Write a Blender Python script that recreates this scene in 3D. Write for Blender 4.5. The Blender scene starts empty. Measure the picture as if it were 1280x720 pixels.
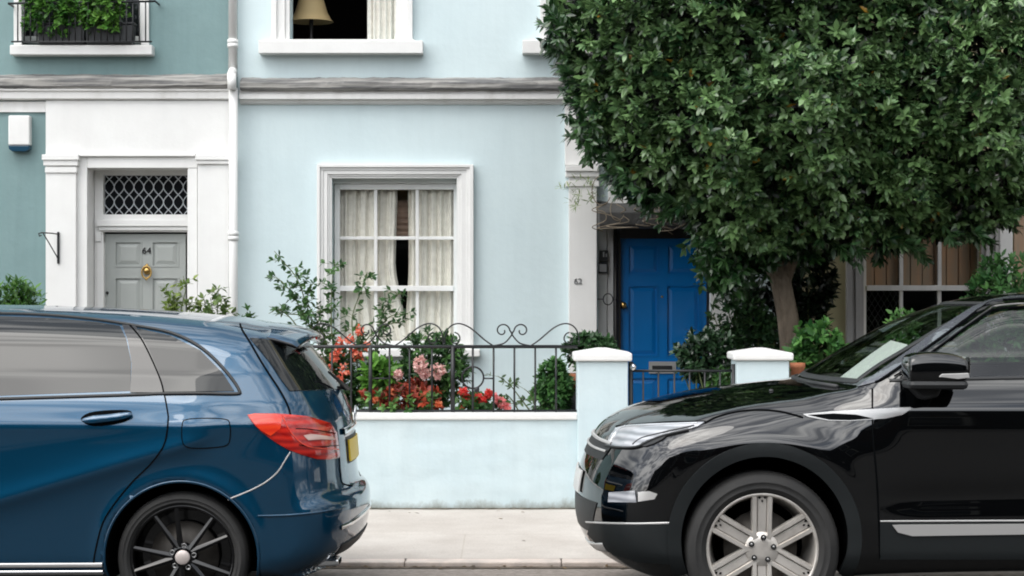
import bpy, math, random
import numpy as np
from mathutils import Vector, Matrix
from mathutils.geometry import delaunay_2d_cdt
rnd = random.Random(7); rng = np.random.default_rng(7)
SC = bpy.context.scene; COL = SC.collection
F = 2424.0; H = 1.58; HY = 370.0          # focal length and horizon row for the 1280 px wide photograph, eye height
def P(px, py, D): return ((px-640)/F*D, D, H-(py-HY)/F*D)
def X(px, D): return (px-640)/F*D
def Z(py, D): return H-(py-HY)/F*D
R = math.radians
# ------------------------------------------------------------------ objects
def link(o, parent=None):
    COL.objects.link(o)
    if parent is not None: o.parent = parent
    return o
def tag(o, label=None, cat=None, group=None, kind=None):
    if label: o['label'] = label
    if cat: o['category'] = cat
    if group: o['group'] = group
    if kind: o['kind'] = kind
    return o
def empty(name, loc=(0,0,0), label=None, cat=None, group=None, parent=None):
    o = bpy.data.objects.new(name, None); o.empty_display_size = .1; o.location = loc
    link(o, parent); return tag(o, label, cat, group)
def mesh_arrays(name, V, T, mat, parent=None, col=None, smooth=True, mats=None, fmat=None):
    V = np.asarray(V, np.float32); T = np.asarray(T, np.int32)
    me = bpy.data.meshes.new(name); n = T.shape[1]
    me.vertices.add(len(V)); me.vertices.foreach_set('co', V.ravel())
    me.loops.add(T.size); me.loops.foreach_set('vertex_index', T.ravel())
    me.polygons.add(len(T)); me.polygons.foreach_set('loop_start', np.arange(0, T.size, n, dtype=np.int32))
    me.polygons.foreach_set('use_smooth', np.full(len(T), smooth))
    for m in (mats or [mat]): me.materials.append(m)
    if fmat is not None: me.polygons.foreach_set('material_index', np.asarray(fmat, np.int32))
    me.update(calc_edges=True)
    if col is not None:
        a = me.color_attributes.new('Col', 'FLOAT_COLOR', 'POINT')
        c = np.ones((len(V), 4), np.float32); c[:, :3] = col; a.data.foreach_set('color', c.ravel())
    me.validate()
    return link(bpy.data.objects.new(name, me), parent)
class MB:
    """collects boxes, tubes, lathes and prisms; build() links them as one mesh object"""
    def __init__(s): s.v = []; s.f = []; s.sm = []; s.mi = []; s.cur = 0
    def add(s, v, f, smooth=False):
        o = len(s.v); s.v += [tuple(p) for p in v]; s.f += [tuple(i+o for i in q) for q in f]; s.sm += [smooth]*len(f); s.mi += [s.cur]*len(f); return s
    def box(s, x0, x1, y0, y1, z0, z1):
        x0, x1 = min(x0, x1), max(x0, x1); y0, y1 = min(y0, y1), max(y0, y1); z0, z1 = min(z0, z1), max(z0, z1)
        v = [(x, y, z) for z in (z0, z1) for y in (y0, y1) for x in (x0, x1)]
        return s.add(v, [(0,2,3,1),(4,5,7,6),(0,1,5,4),(2,6,7,3),(0,4,6,2),(1,3,7,5)])
    def prism(s, poly, y0, y1):            # poly in (x,z)
        n = len(poly); v = [(x, y0, z) for x, z in poly]+[(x, y1, z) for x, z in poly]
        return s.add(v, [tuple(range(n)), tuple(range(2*n-1, n-1, -1))]+[(i, n+i, n+(i+1) % n, (i+1) % n) for i in range(n)])
    def tube(s, path, r, n=6, caps=True, closed=False):
        path = [Vector(p) for p in path]; m = len(path); rs = r if hasattr(r, '__len__') else [r]*m
        v = []; f = []; ref = None
        for i, p in enumerate(path):
            a = path[(i-1) % m] if (closed or i > 0) else p; b = path[(i+1) % m] if (closed or i < m-1) else p
            t = (b-a).normalized()
            if ref is None: ref = Vector((0,0,1)) if abs(t.z) < .9 else Vector((1,0,0))
            u = ref-t*ref.dot(t)
            u = u.normalized() if u.length > 1e-6 else t.orthogonal().normalized()
            w = t.cross(u); ref = u
            for k in range(n):
                q = 2*math.pi*k/n; v.append(p+(u*math.cos(q)+w*math.sin(q))*rs[i])
        for i in range(m if closed else m-1):
            j = (i+1) % m
            for k in range(n): f.append((i*n+k, i*n+(k+1) % n, j*n+(k+1) % n, j*n+k))
        if caps and not closed: f += [tuple(range(n-1, -1, -1)), tuple((m-1)*n+k for k in range(n))]
        return s.add(v, f, n > 4)
    def lathe(s, prof, c=(0,0,0), axis='z', n=32, closed=False):   # prof: (radius, height)
        v = []; f = []; m = len(prof)
        for r, h in prof:
            for k in range(n):
                q = 2*math.pi*k/n; a, b = r*math.cos(q), r*math.sin(q)
                p = (a, b, h) if axis == 'z' else ((a, h, b) if axis == 'y' else (h, a, b))
                v.append((p[0]+c[0], p[1]+c[1], p[2]+c[2]))
        for i in range(m if closed else m-1):
            j = (i+1) % m
            for k in range(n):
                q = (i*n+k, i*n+(k+1) % n, j*n+(k+1) % n, j*n+k); f.append(q if axis != 'y' else q[::-1])
        return s.add(v, f, True)
    def build(s, name, mat, parent=None, bevel=0, smooth_angle=None):
        me = bpy.data.meshes.new(name); me.from_pydata(s.v, [], s.f)
        for m in (mat if isinstance(mat, (list, tuple)) else [mat]): me.materials.append(m)
        me.polygons.foreach_set('use_smooth', s.sm); me.polygons.foreach_set('material_index', s.mi); me.update()
        o = link(bpy.data.objects.new(name, me), parent)
        if bevel:
            b = o.modifiers.new('bevel', 'BEVEL'); b.width = bevel; b.segments = 2; b.limit_method = 'ANGLE'; b.angle_limit = R(40); b.harden_normals = False
        return o
def catmull(pts, k=8, closed=False):
    p = np.array(pts, float); n = len(p); out = []
    for i in range(n if closed else n-1):
        a, b, c, d = ((p[(i-1) % n], p[i], p[(i+1) % n], p[(i+2) % n]) if closed else (p[max(i-1, 0)], p[i], p[i+1], p[min(i+2, n-1)]))
        for j in range(k):
            t = j/k; out.append(.5*((2*b)+(-a+c)*t+(2*a-5*b+4*c-d)*t*t+(-a+3*b-3*c+d)*t**3))
    if not closed: out.append(p[-1])
    return np.array(out)
def copy_tree(o, parent=None):
    c = o.copy(); COL.objects.link(c); c.parent = parent
    for ch in list(o.children): copy_tree(ch, c)
    return c
# ------------------------------------------------------------------ materials
def nt_new(name):
    m = bpy.data.materials.new(name); m.use_nodes = True; nt = m.node_tree; nt.nodes.clear()
    out = nt.nodes.new('ShaderNodeOutputMaterial'); return m, nt, out
def lk(nt, a, b): nt.links.new(a, b)
def pr(name, c, rough=.5, metal=0, coat=0, c2=None, nscale=3, bump=0, bscale=60, spec=.5, ior=1.5, crough=.03, stretch=None, dirt=None, detail=6, contrast=(.35, .65), streak=0):
    """principled paint / stone / metal with noise-driven colour change and bump"""
    m, nt, out = nt_new(name); N = nt.nodes
    b = N.new('ShaderNodeBsdfPrincipled'); lk(nt, b.outputs[0], out.inputs[0])
    b.inputs['Base Color'].default_value = (*c, 1); b.inputs['Roughness'].default_value = rough; b.inputs['Metallic'].default_value = metal
    b.inputs['Coat Weight'].default_value = coat; b.inputs['Coat Roughness'].default_value = crough; b.inputs['IOR'].default_value = ior
    b.inputs['Specular IOR Level'].default_value = spec
    tc = N.new('ShaderNodeTexCoord'); vec = tc.outputs['Object']
    if stretch:
        mp = N.new('ShaderNodeMapping'); mp.inputs['Scale'].default_value = stretch; lk(nt, vec, mp.inputs[0]); vec = mp.outputs[0]
    colsock = None
    if c2 is not None:
        n = N.new('ShaderNodeTexNoise'); n.inputs['Scale'].default_value = nscale; n.inputs['Detail'].default_value = detail; n.inputs['Roughness'].default_value = .6; lk(nt, vec, n.inputs['Vector'])
        mr = N.new('ShaderNodeMapRange'); mr.inputs[1].default_value, mr.inputs[2].default_value = contrast; lk(nt, n.outputs[0], mr.inputs[0])
        mx = N.new('ShaderNodeMix'); mx.data_type = 'RGBA'; lk(nt, mr.outputs[0], mx.inputs[0]); mx.inputs[6].default_value = (*c, 1); mx.inputs[7].default_value = (*c2, 1)
        colsock = mx.outputs[2]
    if dirt:                               # grime that gathers above height z0: (colour, z0, height, amount)
        dc, z0, hgt, amt = dirt
        sp = N.new('ShaderNodeSeparateXYZ'); lk(nt, tc.outputs['Object'], sp.inputs[0])
        n3 = N.new('ShaderNodeTexNoise'); n3.inputs['Scale'].default_value = 5; n3.inputs['Detail'].default_value = 8; n3.inputs['Roughness'].default_value = .7
        mp3 = N.new('ShaderNodeMapping'); mp3.inputs['Scale'].default_value = (1, 1, .55); lk(nt, tc.outputs['Object'], mp3.inputs[0]); lk(nt, mp3.outputs[0], n3.inputs['Vector'])
        g = N.new('ShaderNodeMapRange'); g.inputs[1].default_value = z0+hgt; g.inputs[2].default_value = z0; g.inputs[3].default_value = -.35; g.inputs[4].default_value = .3; lk(nt, sp.outputs[2], g.inputs[0])
        ad = N.new('ShaderNodeMath'); ad.operation = 'ADD'; lk(nt, n3.outputs[0], ad.inputs[0]); lk(nt, g.outputs[0], ad.inputs[1])
        g2 = N.new('ShaderNodeMapRange'); g2.inputs[1].default_value = .5; g2.inputs[2].default_value = .78; g2.inputs[4].default_value = amt; lk(nt, ad.outputs[0], g2.inputs[0])
        mx2 = N.new('ShaderNodeMix'); mx2.data_type = 'RGBA'; lk(nt, g2.outputs[0], mx2.inputs[0]); mx2.inputs[7].default_value = (*dc, 1)
        if colsock is not None: lk(nt, colsock, mx2.inputs[6])
        else: mx2.inputs[6].default_value = (*c, 1)
        colsock = mx2.outputs[2]
    if streak and colsock is not None:     # rain streaks and blotches
        for sc_, amt in (((5, 5, .35), streak), ((1.6, 1.6, 1.1), streak*.8)):
            mp4 = N.new('ShaderNodeMapping'); mp4.inputs['Scale'].default_value = sc_; lk(nt, tc.outputs['Object'], mp4.inputs[0])
            n4 = N.new('ShaderNodeTexNoise'); n4.inputs['Scale'].default_value = 1.7; n4.inputs['Detail'].default_value = 9; n4.inputs['Roughness'].default_value = .68; lk(nt, mp4.outputs[0], n4.inputs['Vector'])
            m4 = N.new('ShaderNodeMapRange'); m4.inputs[1].default_value = .46; m4.inputs[2].default_value = .74; m4.inputs[4].default_value = amt; lk(nt, n4.outputs[0], m4.inputs[0])
            x4 = N.new('ShaderNodeMix'); x4.data_type = 'RGBA'; lk(nt, m4.outputs[0], x4.inputs[0]); lk(nt, colsock, x4.inputs[6]); x4.inputs[7].default_value = (c[0]*.45, c[1]*.47, c[2]*.48, 1); colsock = x4.outputs[2]
    if colsock is not None: lk(nt, colsock, b.inputs['Base Color'])
    if bump:
        n2 = N.new('ShaderNodeTexNoise'); n2.inputs['Scale'].default_value = bscale; n2.inputs['Detail'].default_value = 5; lk(nt, vec, n2.inputs['Vector'])
        bp = N.new('ShaderNodeBump'); bp.inputs['Strength'].default_value = 1; bp.inputs['Distance'].default_value = bump; lk(nt, n2.outputs[0], bp.inputs['Height']); lk(nt, bp.outputs[0], b.inputs['Normal'])
    return m
def glass(name, tint=(.9,.93,.92), ior=1.6, boost=1.0):
    m, nt, out = nt_new(name); N = nt.nodes
    t = N.new('ShaderNodeBsdfTransparent'); t.inputs[0].default_value = (*tint, 1)
    g = N.new('ShaderNodeBsdfGlossy'); g.inputs['Roughness'].default_value = .01
    fr = N.new('ShaderNodeFresnel'); ge = N.new('ShaderNodeNewGeometry'); mi = N.new('ShaderNodeMapRange'); mi.inputs[3].default_value = ior; mi.inputs[4].default_value = 1/ior; lk(nt, ge.outputs['Backfacing'], mi.inputs[0]); lk(nt, mi.outputs[0], fr.inputs[0])   # a thin sheet reflects alike from both sides
    mx = N.new('ShaderNodeMixShader'); lk(nt, fr.outputs[0], mx.inputs[0]); lk(nt, t.outputs[0], mx.inputs[1]); lk(nt, g.outputs[0], mx.inputs[2]); lk(nt, mx.outputs[0], out.inputs[0])
    return m
def leafmat(name, rough=.35, trans=.25, spec=.5):
    m, nt, out = nt_new(name); N = nt.nodes
    b = N.new('ShaderNodeBsdfPrincipled'); a = N.new('ShaderNodeAttribute'); a.attribute_name = 'Col'
    lk(nt, a.outputs['Color'], b.inputs['Base Color']); b.inputs['Roughness'].default_value = rough; b.inputs['Specular IOR Level'].default_value = spec
    tr = N.new('ShaderNodeBsdfTranslucent'); lk(nt, a.outputs['Color'], tr.inputs[0])
    mx = N.new('ShaderNodeMixShader'); mx.inputs[0].default_value = trans
    lk(nt, b.outputs[0], mx.inputs[1]); lk(nt, tr.outputs[0], mx.inputs[2]); lk(nt, mx.outputs[0], out.inputs[0]); return m
M = {}
M['white'] = pr('white_paint', (.80,.80,.785), .45, c2=(.74,.735,.72), nscale=2.2, bump=.0012, bscale=35, contrast=(.4,.75), streak=.06)
M['white_dirty'] = pr('weathered_white_paint', (.78,.775,.76), .5, c2=(.60,.59,.56), nscale=4, bump=.001, bscale=40, stretch=(1,1,.3), contrast=(.5,.8))
M['teal'] = pr('teal_wall_paint', (.17,.272,.277), .6, c2=(.20,.305,.308), nscale=1.3, bump=.003, bscale=18, streak=.16)
M['blue_wall'] = pr('pale_blue_wall_paint', (.595,.71,.735), .6, c2=(.63,.74,.76), nscale=1.0, bump=.003, bscale=14, streak=.075)
M['low_wall'] = pr('pale_blue_render', (.545,.66,.695), .65, c2=(.60,.705,.73), nscale=2.0, bump=.006, bscale=9, dirt=((.20,.20,.16), .06, .16, .85), streak=.12)
M['cream_wall'] = pr('cream_wall_paint', (.50,.455,.27), .6, c2=(.45,.41,.24), nscale=1.5, bump=.002, bscale=25)
M['lead'] = pr('weathered_ledge', (.13,.13,.13), .7, c2=(.33,.32,.30), nscale=8, bump=.006, bscale=20, stretch=(.22,1,4.5), contrast=(.42,.60))
M['black_iron'] = pr('black_iron_paint', (.012,.013,.015), .4, bump=.0006, bscale=120)
M['dark_frame'] = pr('dark_wood_paint', (.014,.012,.012), .35)
M['blue_door'] = pr('royal_blue_gloss', (.001,.15,.45), .25, coat=.4, crough=.1, bump=.0006, bscale=30, stretch=(1,1,.15))
M['grey_door'] = pr('grey_door_paint', (.36,.38,.365), .4, c2=(.34,.36,.345), nscale=2)
M['brass'] = pr('aged_brass', (.55,.36,.13), .3, metal=1)
M['steel'] = pr('brushed_steel', (.35,.35,.35), .35, metal=1)
M['interior'] = pr('dark_room', (.012,.011,.010), .95, spec=.1)
M['curtain'] = pr('cream_curtain_cloth', (.80,.77,.70), .85, c2=(.69,.66,.60), nscale=20, bump=.001, bscale=200)
M['lamp_shade'] = pr('tan_lamp_shade', (.46,.34,.17), .7)
M['pink_shade'] = pr('pleated_pink_paper', (.72,.50,.38), .7)
M['pane'] = glass('window_glass', (.97,.98,.97), 1.45)
M['dark_pane'] = pr('dark_window_glass', (.012,.014,.016), .03, spec=.5)
M['road'] = pr('asphalt', (.028,.027,.026), .85, c2=(.05,.048,.045), nscale=30, bump=.006, bscale=160, contrast=(.3,.75))
M['soil'] = pr('garden_soil', (.05,.035,.025), .95, c2=(.09,.07,.05), nscale=20, bump=.02, bscale=30)
M['trunk'] = pr('tree_bark', (.075,.058,.042), .85, c2=(.21,.165,.12), nscale=9, bump=.035, bscale=22, stretch=(1,1,.35))
M['stem'] = pr('green_stem', (.10,.13,.045), .7)
M['twig'] = pr('dry_twig', (.23,.19,.14), .8)
M['leaf'] = leafmat('leaf_glossy', .30, .18, .7)
M['leaf_soft'] = leafmat('leaf_soft', .45, .3, .4)
M['petal'] = leafmat('petal', .6, .3, .2)
M['terracotta'] = pr('terracotta', (.36,.13,.06), .8, c2=(.28,.10,.05), nscale=8, bump=.002)
M['black_pot'] = pr('black_planter', (.02,.022,.025), .5)
M['grey_hood'] = pr('grey_felt', (.075,.075,.072), .85, c2=(.045,.045,.045), nscale=10, bump=.006, bscale=40)
M['grey_frame'] = pr('grey_window_paint', (.42,.415,.41), .5, c2=(.38,.37,.36), nscale=4)
M['planks'] = pr('timber_boards', (.50,.28,.155), .5, c2=(.33,.255,.18), nscale=6, stretch=(2.2,1,.22), contrast=(.35,.62))
def pavement_mat():
    m, nt, out = nt_new('concrete_paving'); N = nt.nodes
    b = N.new('ShaderNodeBsdfPrincipled'); b.inputs['Roughness'].default_value = .85; lk(nt, b.outputs[0], out.inputs[0])
    tc = N.new('ShaderNodeTexCoord')
    n1 = N.new('ShaderNodeTexNoise'); n1.inputs['Scale'].default_value = 1.1; n1.inputs['Detail'].default_value = 9; n1.inputs['Roughness'].default_value = .65; lk(nt, tc.outputs['Object'], n1.inputs['Vector'])
    n2 = N.new('ShaderNodeTexNoise'); n2.inputs['Scale'].default_value = 90; n2.inputs['Detail'].default_value = 3; lk(nt, tc.outputs['Object'], n2.inputs['Vector'])
    r1 = N.new('ShaderNodeValToRGB'); r1.color_ramp.elements[0].position = .33; r1.color_ramp.elements[0].color = (.43,.385,.345,1); r1.color_ramp.elements[1].position = .68; r1.color_ramp.elements[1].color = (.59,.55,.505,1)
    lk(nt, n1.outputs[0], r1.inputs[0])
    mx = N.new('ShaderNodeMix'); mx.data_type = 'RGBA'; mx.blend_type = 'MULTIPLY'; mx.inputs[0].default_value = .35
    r2 = N.new('ShaderNodeValToRGB'); r2.color_ramp.elements[0].position = .3; r2.color_ramp.elements[0].color = (.6,.6,.6,1); r2.color_ramp.elements[1].position = .6; r2.color_ramp.elements[1].color = (1,1,1,1)
    lk(nt, n2.outputs[0], r2.inputs[0]); lk(nt, r1.outputs[0], mx.inputs[6]); lk(nt, r2.outputs[0], mx.inputs[7])
    br = N.new('ShaderNodeTexBrick'); br.inputs['Scale'].default_value = 1; br.inputs['Brick Width'].default_value = 1.9; br.inputs['Row Height'].default_value = 1.25; br.inputs['Mortar Size'].default_value = .006; br.inputs['Mortar Smooth'].default_value = .4
    br.inputs['Color1'].default_value = (1,1,1,1); br.inputs['Color2'].default_value = (.93,.93,.94,1); br.inputs['Mortar'].default_value = (.82,.80,.77,1)
    mp = N.new('ShaderNodeMapping'); mp.inputs['Location'].default_value = (.3,.05,0); lk(nt, tc.outputs['Object'], mp.inputs[0]); lk(nt, mp.outputs[0], br.inputs['Vector'])
    mx2 = N.new('ShaderNodeMix'); mx2.data_type = 'RGBA'; mx2.blend_type = 'MULTIPLY'; mx2.inputs[0].default_value = .8; lk(nt, mx.outputs[2], mx2.inputs[6]); lk(nt, br.outputs[0], mx2.inputs[7])
    lk(nt, mx2.outputs[2], b.inputs['Base Color'])
    bp = N.new('ShaderNodeBump'); bp.inputs['Distance'].default_value = .003; lk(nt, n2.outputs[0], bp.inputs['Height']); lk(nt, bp.outputs[0], b.inputs['Normal'])
    return m
M['paving'] = pavement_mat()
M['kerb'] = pr('kerb_stone', (.46,.41,.375), .85, c2=(.64,.55,.49), nscale=7, bump=.004, bscale=50)
# ------------------------------------------------------------------ leaves
def leafgeo(B, D, U, L, W, fold=.12, droop=.12):
    """leaf blades: base, left, mid, right, tip; B base, D direction, U up-ish, L length, W width"""
    D = D/np.linalg.norm(D, axis=1, keepdims=True)
    S = np.cross(D, U); S /= np.linalg.norm(S, axis=1, keepdims=True)+1e-9
    N = np.cross(S, D); L = L[:, None]; W = W[:, None]
    b = B; mid = B+D*L*.48-N*W*fold; l = B+D*L*.42+S*W*.5; r = B+D*L*.42-S*W*.5
    l2 = B+D*L*.75+S*W*.32-N*L*droop*.4; r2 = B+D*L*.75-S*W*.32-N*L*droop*.4; t = B+D*L-N*L*droop
    V = np.stack([b, l, l2, t, r2, r, mid], 1).reshape(-1, 3)
    o = (np.arange(len(B))*7)[:, None, None]
    T = (np.array([(0,6,1),(1,6,2),(2,6,3),(3,6,4),(4,6,5),(5,6,0)])[None]+o).reshape(-1, 3)
    return V, T
def unit(a): return a/(np.linalg.norm(a, axis=1, keepdims=True)+1e-9)
def rosettes(C, O, k, L, spread=(.35, 1.1), wl=.36, cols=None, jit=.25, tipcol=None, len_var=.25):
    """k leaves around every twig tip C with outward direction O"""
    n = len(C); O = unit(O); ref = np.where(np.abs(O[:, 2:3]) < .9, np.array([[0,0,1.]]), np.array([[1.,0,0]]))
    A = unit(np.cross(O, ref)); Bv = np.cross(O, A)
    ph = rng.uniform(0, 6.28, (n, 1))+np.arange(k)[None]*2.399+rng.normal(0, .2, (n, k))
    sp = rng.uniform(spread[0], spread[1], (n, k))
    Dv = O[:, None]*np.cos(sp)[..., None]+(A[:, None]*np.cos(ph)[..., None]+Bv[:, None]*np.sin(ph)[..., None])*np.sin(sp)[..., None]
    Dv = (Dv+rng.normal(0, jit*.4, (n, k, 3))).reshape(-1, 3)
    back = rng.uniform(0, .5, (n, k))*L
    Bs = (C[:, None]-O[:, None]*back[..., None]).reshape(-1, 3)
    Up = (np.repeat(O, k, 0)*.6+np.array([0,-.15,.7])+rng.normal(0, .25, (n*k, 3)))
    Ls = L*(1+rng.uniform(-len_var, len_var, n*k))
    V, T = leafgeo(Bs, Dv, Up, Ls, Ls*wl*rng.uniform(.85, 1.15, n*k))
    c0, c1 = np.array(cols[0]), np.array(cols[1])
    mixv = np.clip(np.repeat(rng.beta(1.6, 2.2, n), k)+rng.normal(0, .13, n*k), 0, 1)[:, None]
    c = c0*(1-mixv)+c1*mixv
    if tipcol is not None:
        s = rng.random(n*k) < tipcol[1]; c[s] = np.array(tipcol[0])*rng.uniform(.7, 1.2, (s.sum(), 1))
    return V, T, np.repeat(c, 7, 0)
def merge(parts):
    Vs, Ts, Cs, o = [], [], [], 0
    for V, T, c in parts: Vs.append(V); Ts.append(T+o); Cs.append(c); o += len(V)
    return np.concatenate(Vs), np.concatenate(Ts), np.concatenate(Cs)
# ------------------------------------------------------------------ car shells: an implicit body, meshed by surface nets
def poly_sdf_grid(poly, x0, x1, z0, z1, h):
    xs = np.arange(x0, x1, h); zs = np.arange(z0, z1, h); gx, gz = np.meshgrid(xs, zs, indexing='ij')
    a = poly; b = np.roll(poly, -1, 0); d = np.full(gx.shape, 9.); ins = np.zeros(gx.shape, bool)
    for (ax, az), (bx, bz) in zip(a, b):
        ex, ez = bx-ax, bz-az; t = np.clip(((gx-ax)*ex+(gz-az)*ez)/(ex*ex+ez*ez+1e-12), 0, 1)
        d = np.minimum(d, (gx-ax-t*ex)**2+(gz-az-t*ez)**2)
        if abs(ez) > 1e-9: ins ^= ((az > gz) != (bz > gz)) & (gx < ex*(gz-az)/ez+ax)
    return xs, zs, np.where(ins, -1, 1)*np.sqrt(d)
def smax(a, b, r):
    h = np.maximum(r-np.abs(a-b), 0)/r; return np.maximum(a, b)+h*h*r*.25
def sstep(a, b, x): t = np.clip((x-a)/(b-a), 0, 1); return t*t*(3-2*t)
class Car:
    def __init__(s, root, prof, sec, bow, taper, extra, arches, rsm, crown):
        s.root = root; s.o = np.array(root.location); s.bow = bow; s.taper = taper; s.extra = extra; s.arches = arches; s.rsm = rsm; s.crown = crown
        s.h = .01; s.gx, s.gz, s.g = poly_sdf_grid(np.array(prof), min(p[0] for p in prof)-.4, max(p[0] for p in prof)+.4, -.1, 1.9, s.h)
        zt = np.arange(-.2, 2.0, .002); w = np.interp(zt, [q[0] for q in sec], [q[1] for q in sec])
        k = np.exp(-.5*(np.arange(-40, 41)/5.)**2); k /= k.sum(); s.zt = zt; s.w = np.convolve(np.pad(w, 40, 'edge'), k, 'valid')
    def prof2(s, x, z):
        u = np.clip((x-s.gx[0])/s.h, 0, len(s.gx)-1.001); v = np.clip((z-s.gz[0])/s.h, 0, len(s.gz)-1.001)
        i = u.astype(int); j = v.astype(int); a = u-i; b = v-j; g = s.g
        return g[i,j]*(1-a)*(1-b)+g[i+1,j]*a*(1-b)+g[i,j+1]*(1-a)*b+g[i+1,j+1]*a*b
    def hw(s, x, z): return np.interp(z, s.zt, s.w)-s.taper(x, z)+s.extra(x, z)
    def body(s, p):
        x, y, z = p[..., 0], np.abs(p[..., 1]), p[..., 2]
        f1 = (y-s.hw(x, z))*.93
        f2 = s.prof2(x+s.bow(x, y, z), z+s.crown(x, y, z))
        return smax(f1, f2, s.rsm(x, z))
    def arch(s, p):
        x, y, z = p[..., 0], np.abs(p[..., 1]), p[..., 2]; f = np.full(x.shape, -9.)
        for cx, cz, r in s.arches: f = np.maximum(f, np.minimum(r-np.hypot(x-cx, np.maximum(z-cz, -.0)*1.0+np.minimum(z-cz, 0)*.35), y-.48))
        return f
    def f(s, p): return np.maximum(s.body(p), s.arch(p))
    def grad(s, p, fn=None, e=.003):
        fn = fn or s.body; g = np.empty_like(p)
        for k in range(3):
            d = np.zeros(3); d[k] = e; g[..., k] = fn(p+d)-fn(p-d)
        return g/(2*e)
    def mesh(s, lo, hi, h):
        ax = [np.arange(lo[k], hi[k]+h, h) for k in range(3)]; n = [len(a) for a in ax]
        Fv = np.empty(n, np.float32)
        for i, xx in enumerate(ax[0]):
            yy, zz = np.meshgrid(ax[1], ax[2], indexing='ij'); Fv[i] = s.f(np.stack([np.full_like(yy, xx), yy, zz], -1))
        ins = Fv < 0; cnt = sum(ins[a:n[0]-1+a, b:n[1]-1+b, c:n[2]-1+c].astype(np.int8) for a in (0,1) for b in (0,1) for c in (0,1))
        act = (cnt > 0) & (cnt < 8); idx = np.full(act.shape, -1, np.int64); ci = np.argwhere(act); idx[act] = np.arange(len(ci))
        acc = np.zeros((len(ci), 3)); w = np.zeros(len(ci))
        for d in range(3):
            for a in (0,1):
                for b in (0,1):
                    o0 = [0,0,0]; e1, e2 = [k for k in range(3) if k != d]; o0[e1] = a; o0[e2] = b; o1 = list(o0); o1[d] = 1
                    v0 = Fv[ci[:,0]+o0[0], ci[:,1]+o0[1], ci[:,2]+o0[2]]; v1 = Fv[ci[:,0]+o1[0], ci[:,1]+o1[1], ci[:,2]+o1[2]]
                    c = (v0 < 0) != (v1 < 0); t = np.where(c, v0/np.where(c, v0-v1, 1), 0)
                    q = np.array(o0, float)[None]+np.eye(3)[d]*t[:, None]; acc += q*c[:, None]; w += c
        V = (ci+acc/w[:, None])*h+np.array(lo)
        for it in range(6):
            fb = s.body(V); fa = s.arch(V); useA = (fa > fb-.5*h) & (np.abs(fa) < 1.5*h); both = useA & (np.abs(fb) < .7*h) & (np.abs(fa) < .7*h)
            mB = (~useA) | both
            if it % 2 == 0 or True:
                g = s.grad(V); st = -(fb/np.maximum((g*g).sum(1), .05))[:, None]*g; V = V+np.where(mB[:, None], np.clip(st, -h, h), 0)
            fa = s.arch(V); g = s.grad(V, s.arch); st = -(fa/np.maximum((g*g).sum(1), .05))[:, None]*g; V = V+np.where(useA[:, None], np.clip(st, -h, h), 0)
        Q = []
        for d in range(3):
            e1, e2 = [(1,2), (2,0), (0,1)][d]; A = np.moveaxis(ins, d, 0); ch = A[:-1] != A[1:]; pos = np.argwhere(ch)
            full = np.empty_like(pos); full[:, 0] = pos[:, 0]
            oth = [k for k in range(3) if k != d]; P3 = np.zeros((len(pos), 3), np.int64); P3[:, d] = pos[:, 0]; P3[:, oth[0]] = pos[:, 1]; P3[:, oth[1]] = pos[:, 2]
            ok = (P3[:, e1] > 0) & (P3[:, e2] > 0) & (P3[:, e1] < n[e1]-1) & (P3[:, e2] < n[e2]-1); P3 = P3[ok]
            def c(a, b): q = P3.copy(); q[:, e1] -= a; q[:, e2] -= b; return idx[q[:,0], q[:,1], q[:,2]]
            quad = np.stack([c(0,0), c(1,0), c(1,1), c(0,1)], 1); s0 = ins[P3[:,0], P3[:,1], P3[:,2]]
            quad[~s0] = quad[~s0][:, ::-1]; Q.append(quad)
        Q = np.concatenate(Q); Q = Q[(Q >= 0).all(1)]
        return V, Q
    # ---- surface hits
    def hit_cam(s, px, shrink=0):
        px = np.asarray(px, float); d = np.stack([(px[:,0]-640)/F, np.ones(len(px)), -(px[:,1]-HY)/F], 1)
        o = np.array([0,0,H])-s.o; return s.march(np.repeat(o[None], len(px), 0), d, s.o[1]-1.15, s.o[1]+1.1)
    def hit_side(s, xz, sgn=-1):
        xz = np.asarray(xz, float); o = np.stack([xz[:,0], np.full(len(xz), sgn*1.3), xz[:,1]], 1); return s.march(o, np.repeat(np.array([[0,-sgn,0.]]), len(xz), 0), 0, 1.3)
    def hit_x(s, yz, sgn, x0):
        yz = np.asarray(yz, float); o = np.stack([np.full(len(yz), x0), yz[:,0], yz[:,1]], 1); return s.march(o, np.repeat(np.array([[-sgn,0,0.]]), len(yz), 0), 0, 2.6)
    def march(s, o, d, t0, t1, n=150):
        ts = np.linspace(t0, t1, n); prev = s.body(o+d*t0); lo = np.full(len(o), np.nan); hi = lo.copy(); best = prev.copy(); bt = np.full(len(o), t0)
        for a, b in zip(ts[:-1], ts[1:]):
            v = s.body(o+d*b); c = np.isnan(lo) & (prev > 0) & (v <= 0); lo[c] = a; hi[c] = b; m = v < best; best[m] = v[m]; bt[m] = b; prev = v
        miss = np.isnan(lo); lo[miss] = bt[miss]; hi[miss] = bt[miss]
        for _ in range(30):
            mid = (lo+hi)/2; v = s.body(o+d*mid[:, None]); c = v > 0; lo = np.where(c, mid, lo); hi = np.where(c, hi, mid)
        p = o+d*((lo+hi)/2)[:, None]
        if miss.any():
            q = p[miss]
            for _ in range(8):
                g = s.grad(q); q = q-(s.body(q)/np.maximum((g*g).sum(1), .1))[:, None]*g
            p[miss] = q
        return p
    def normal(s, p): return unit(s.grad(p, e=.006))
    def hits(s, pts, proj): return s.hit_cam(pts) if proj == 'cam' else (s.hit_side(pts) if proj == 'side' else s.hit_x(pts, *proj))
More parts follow.
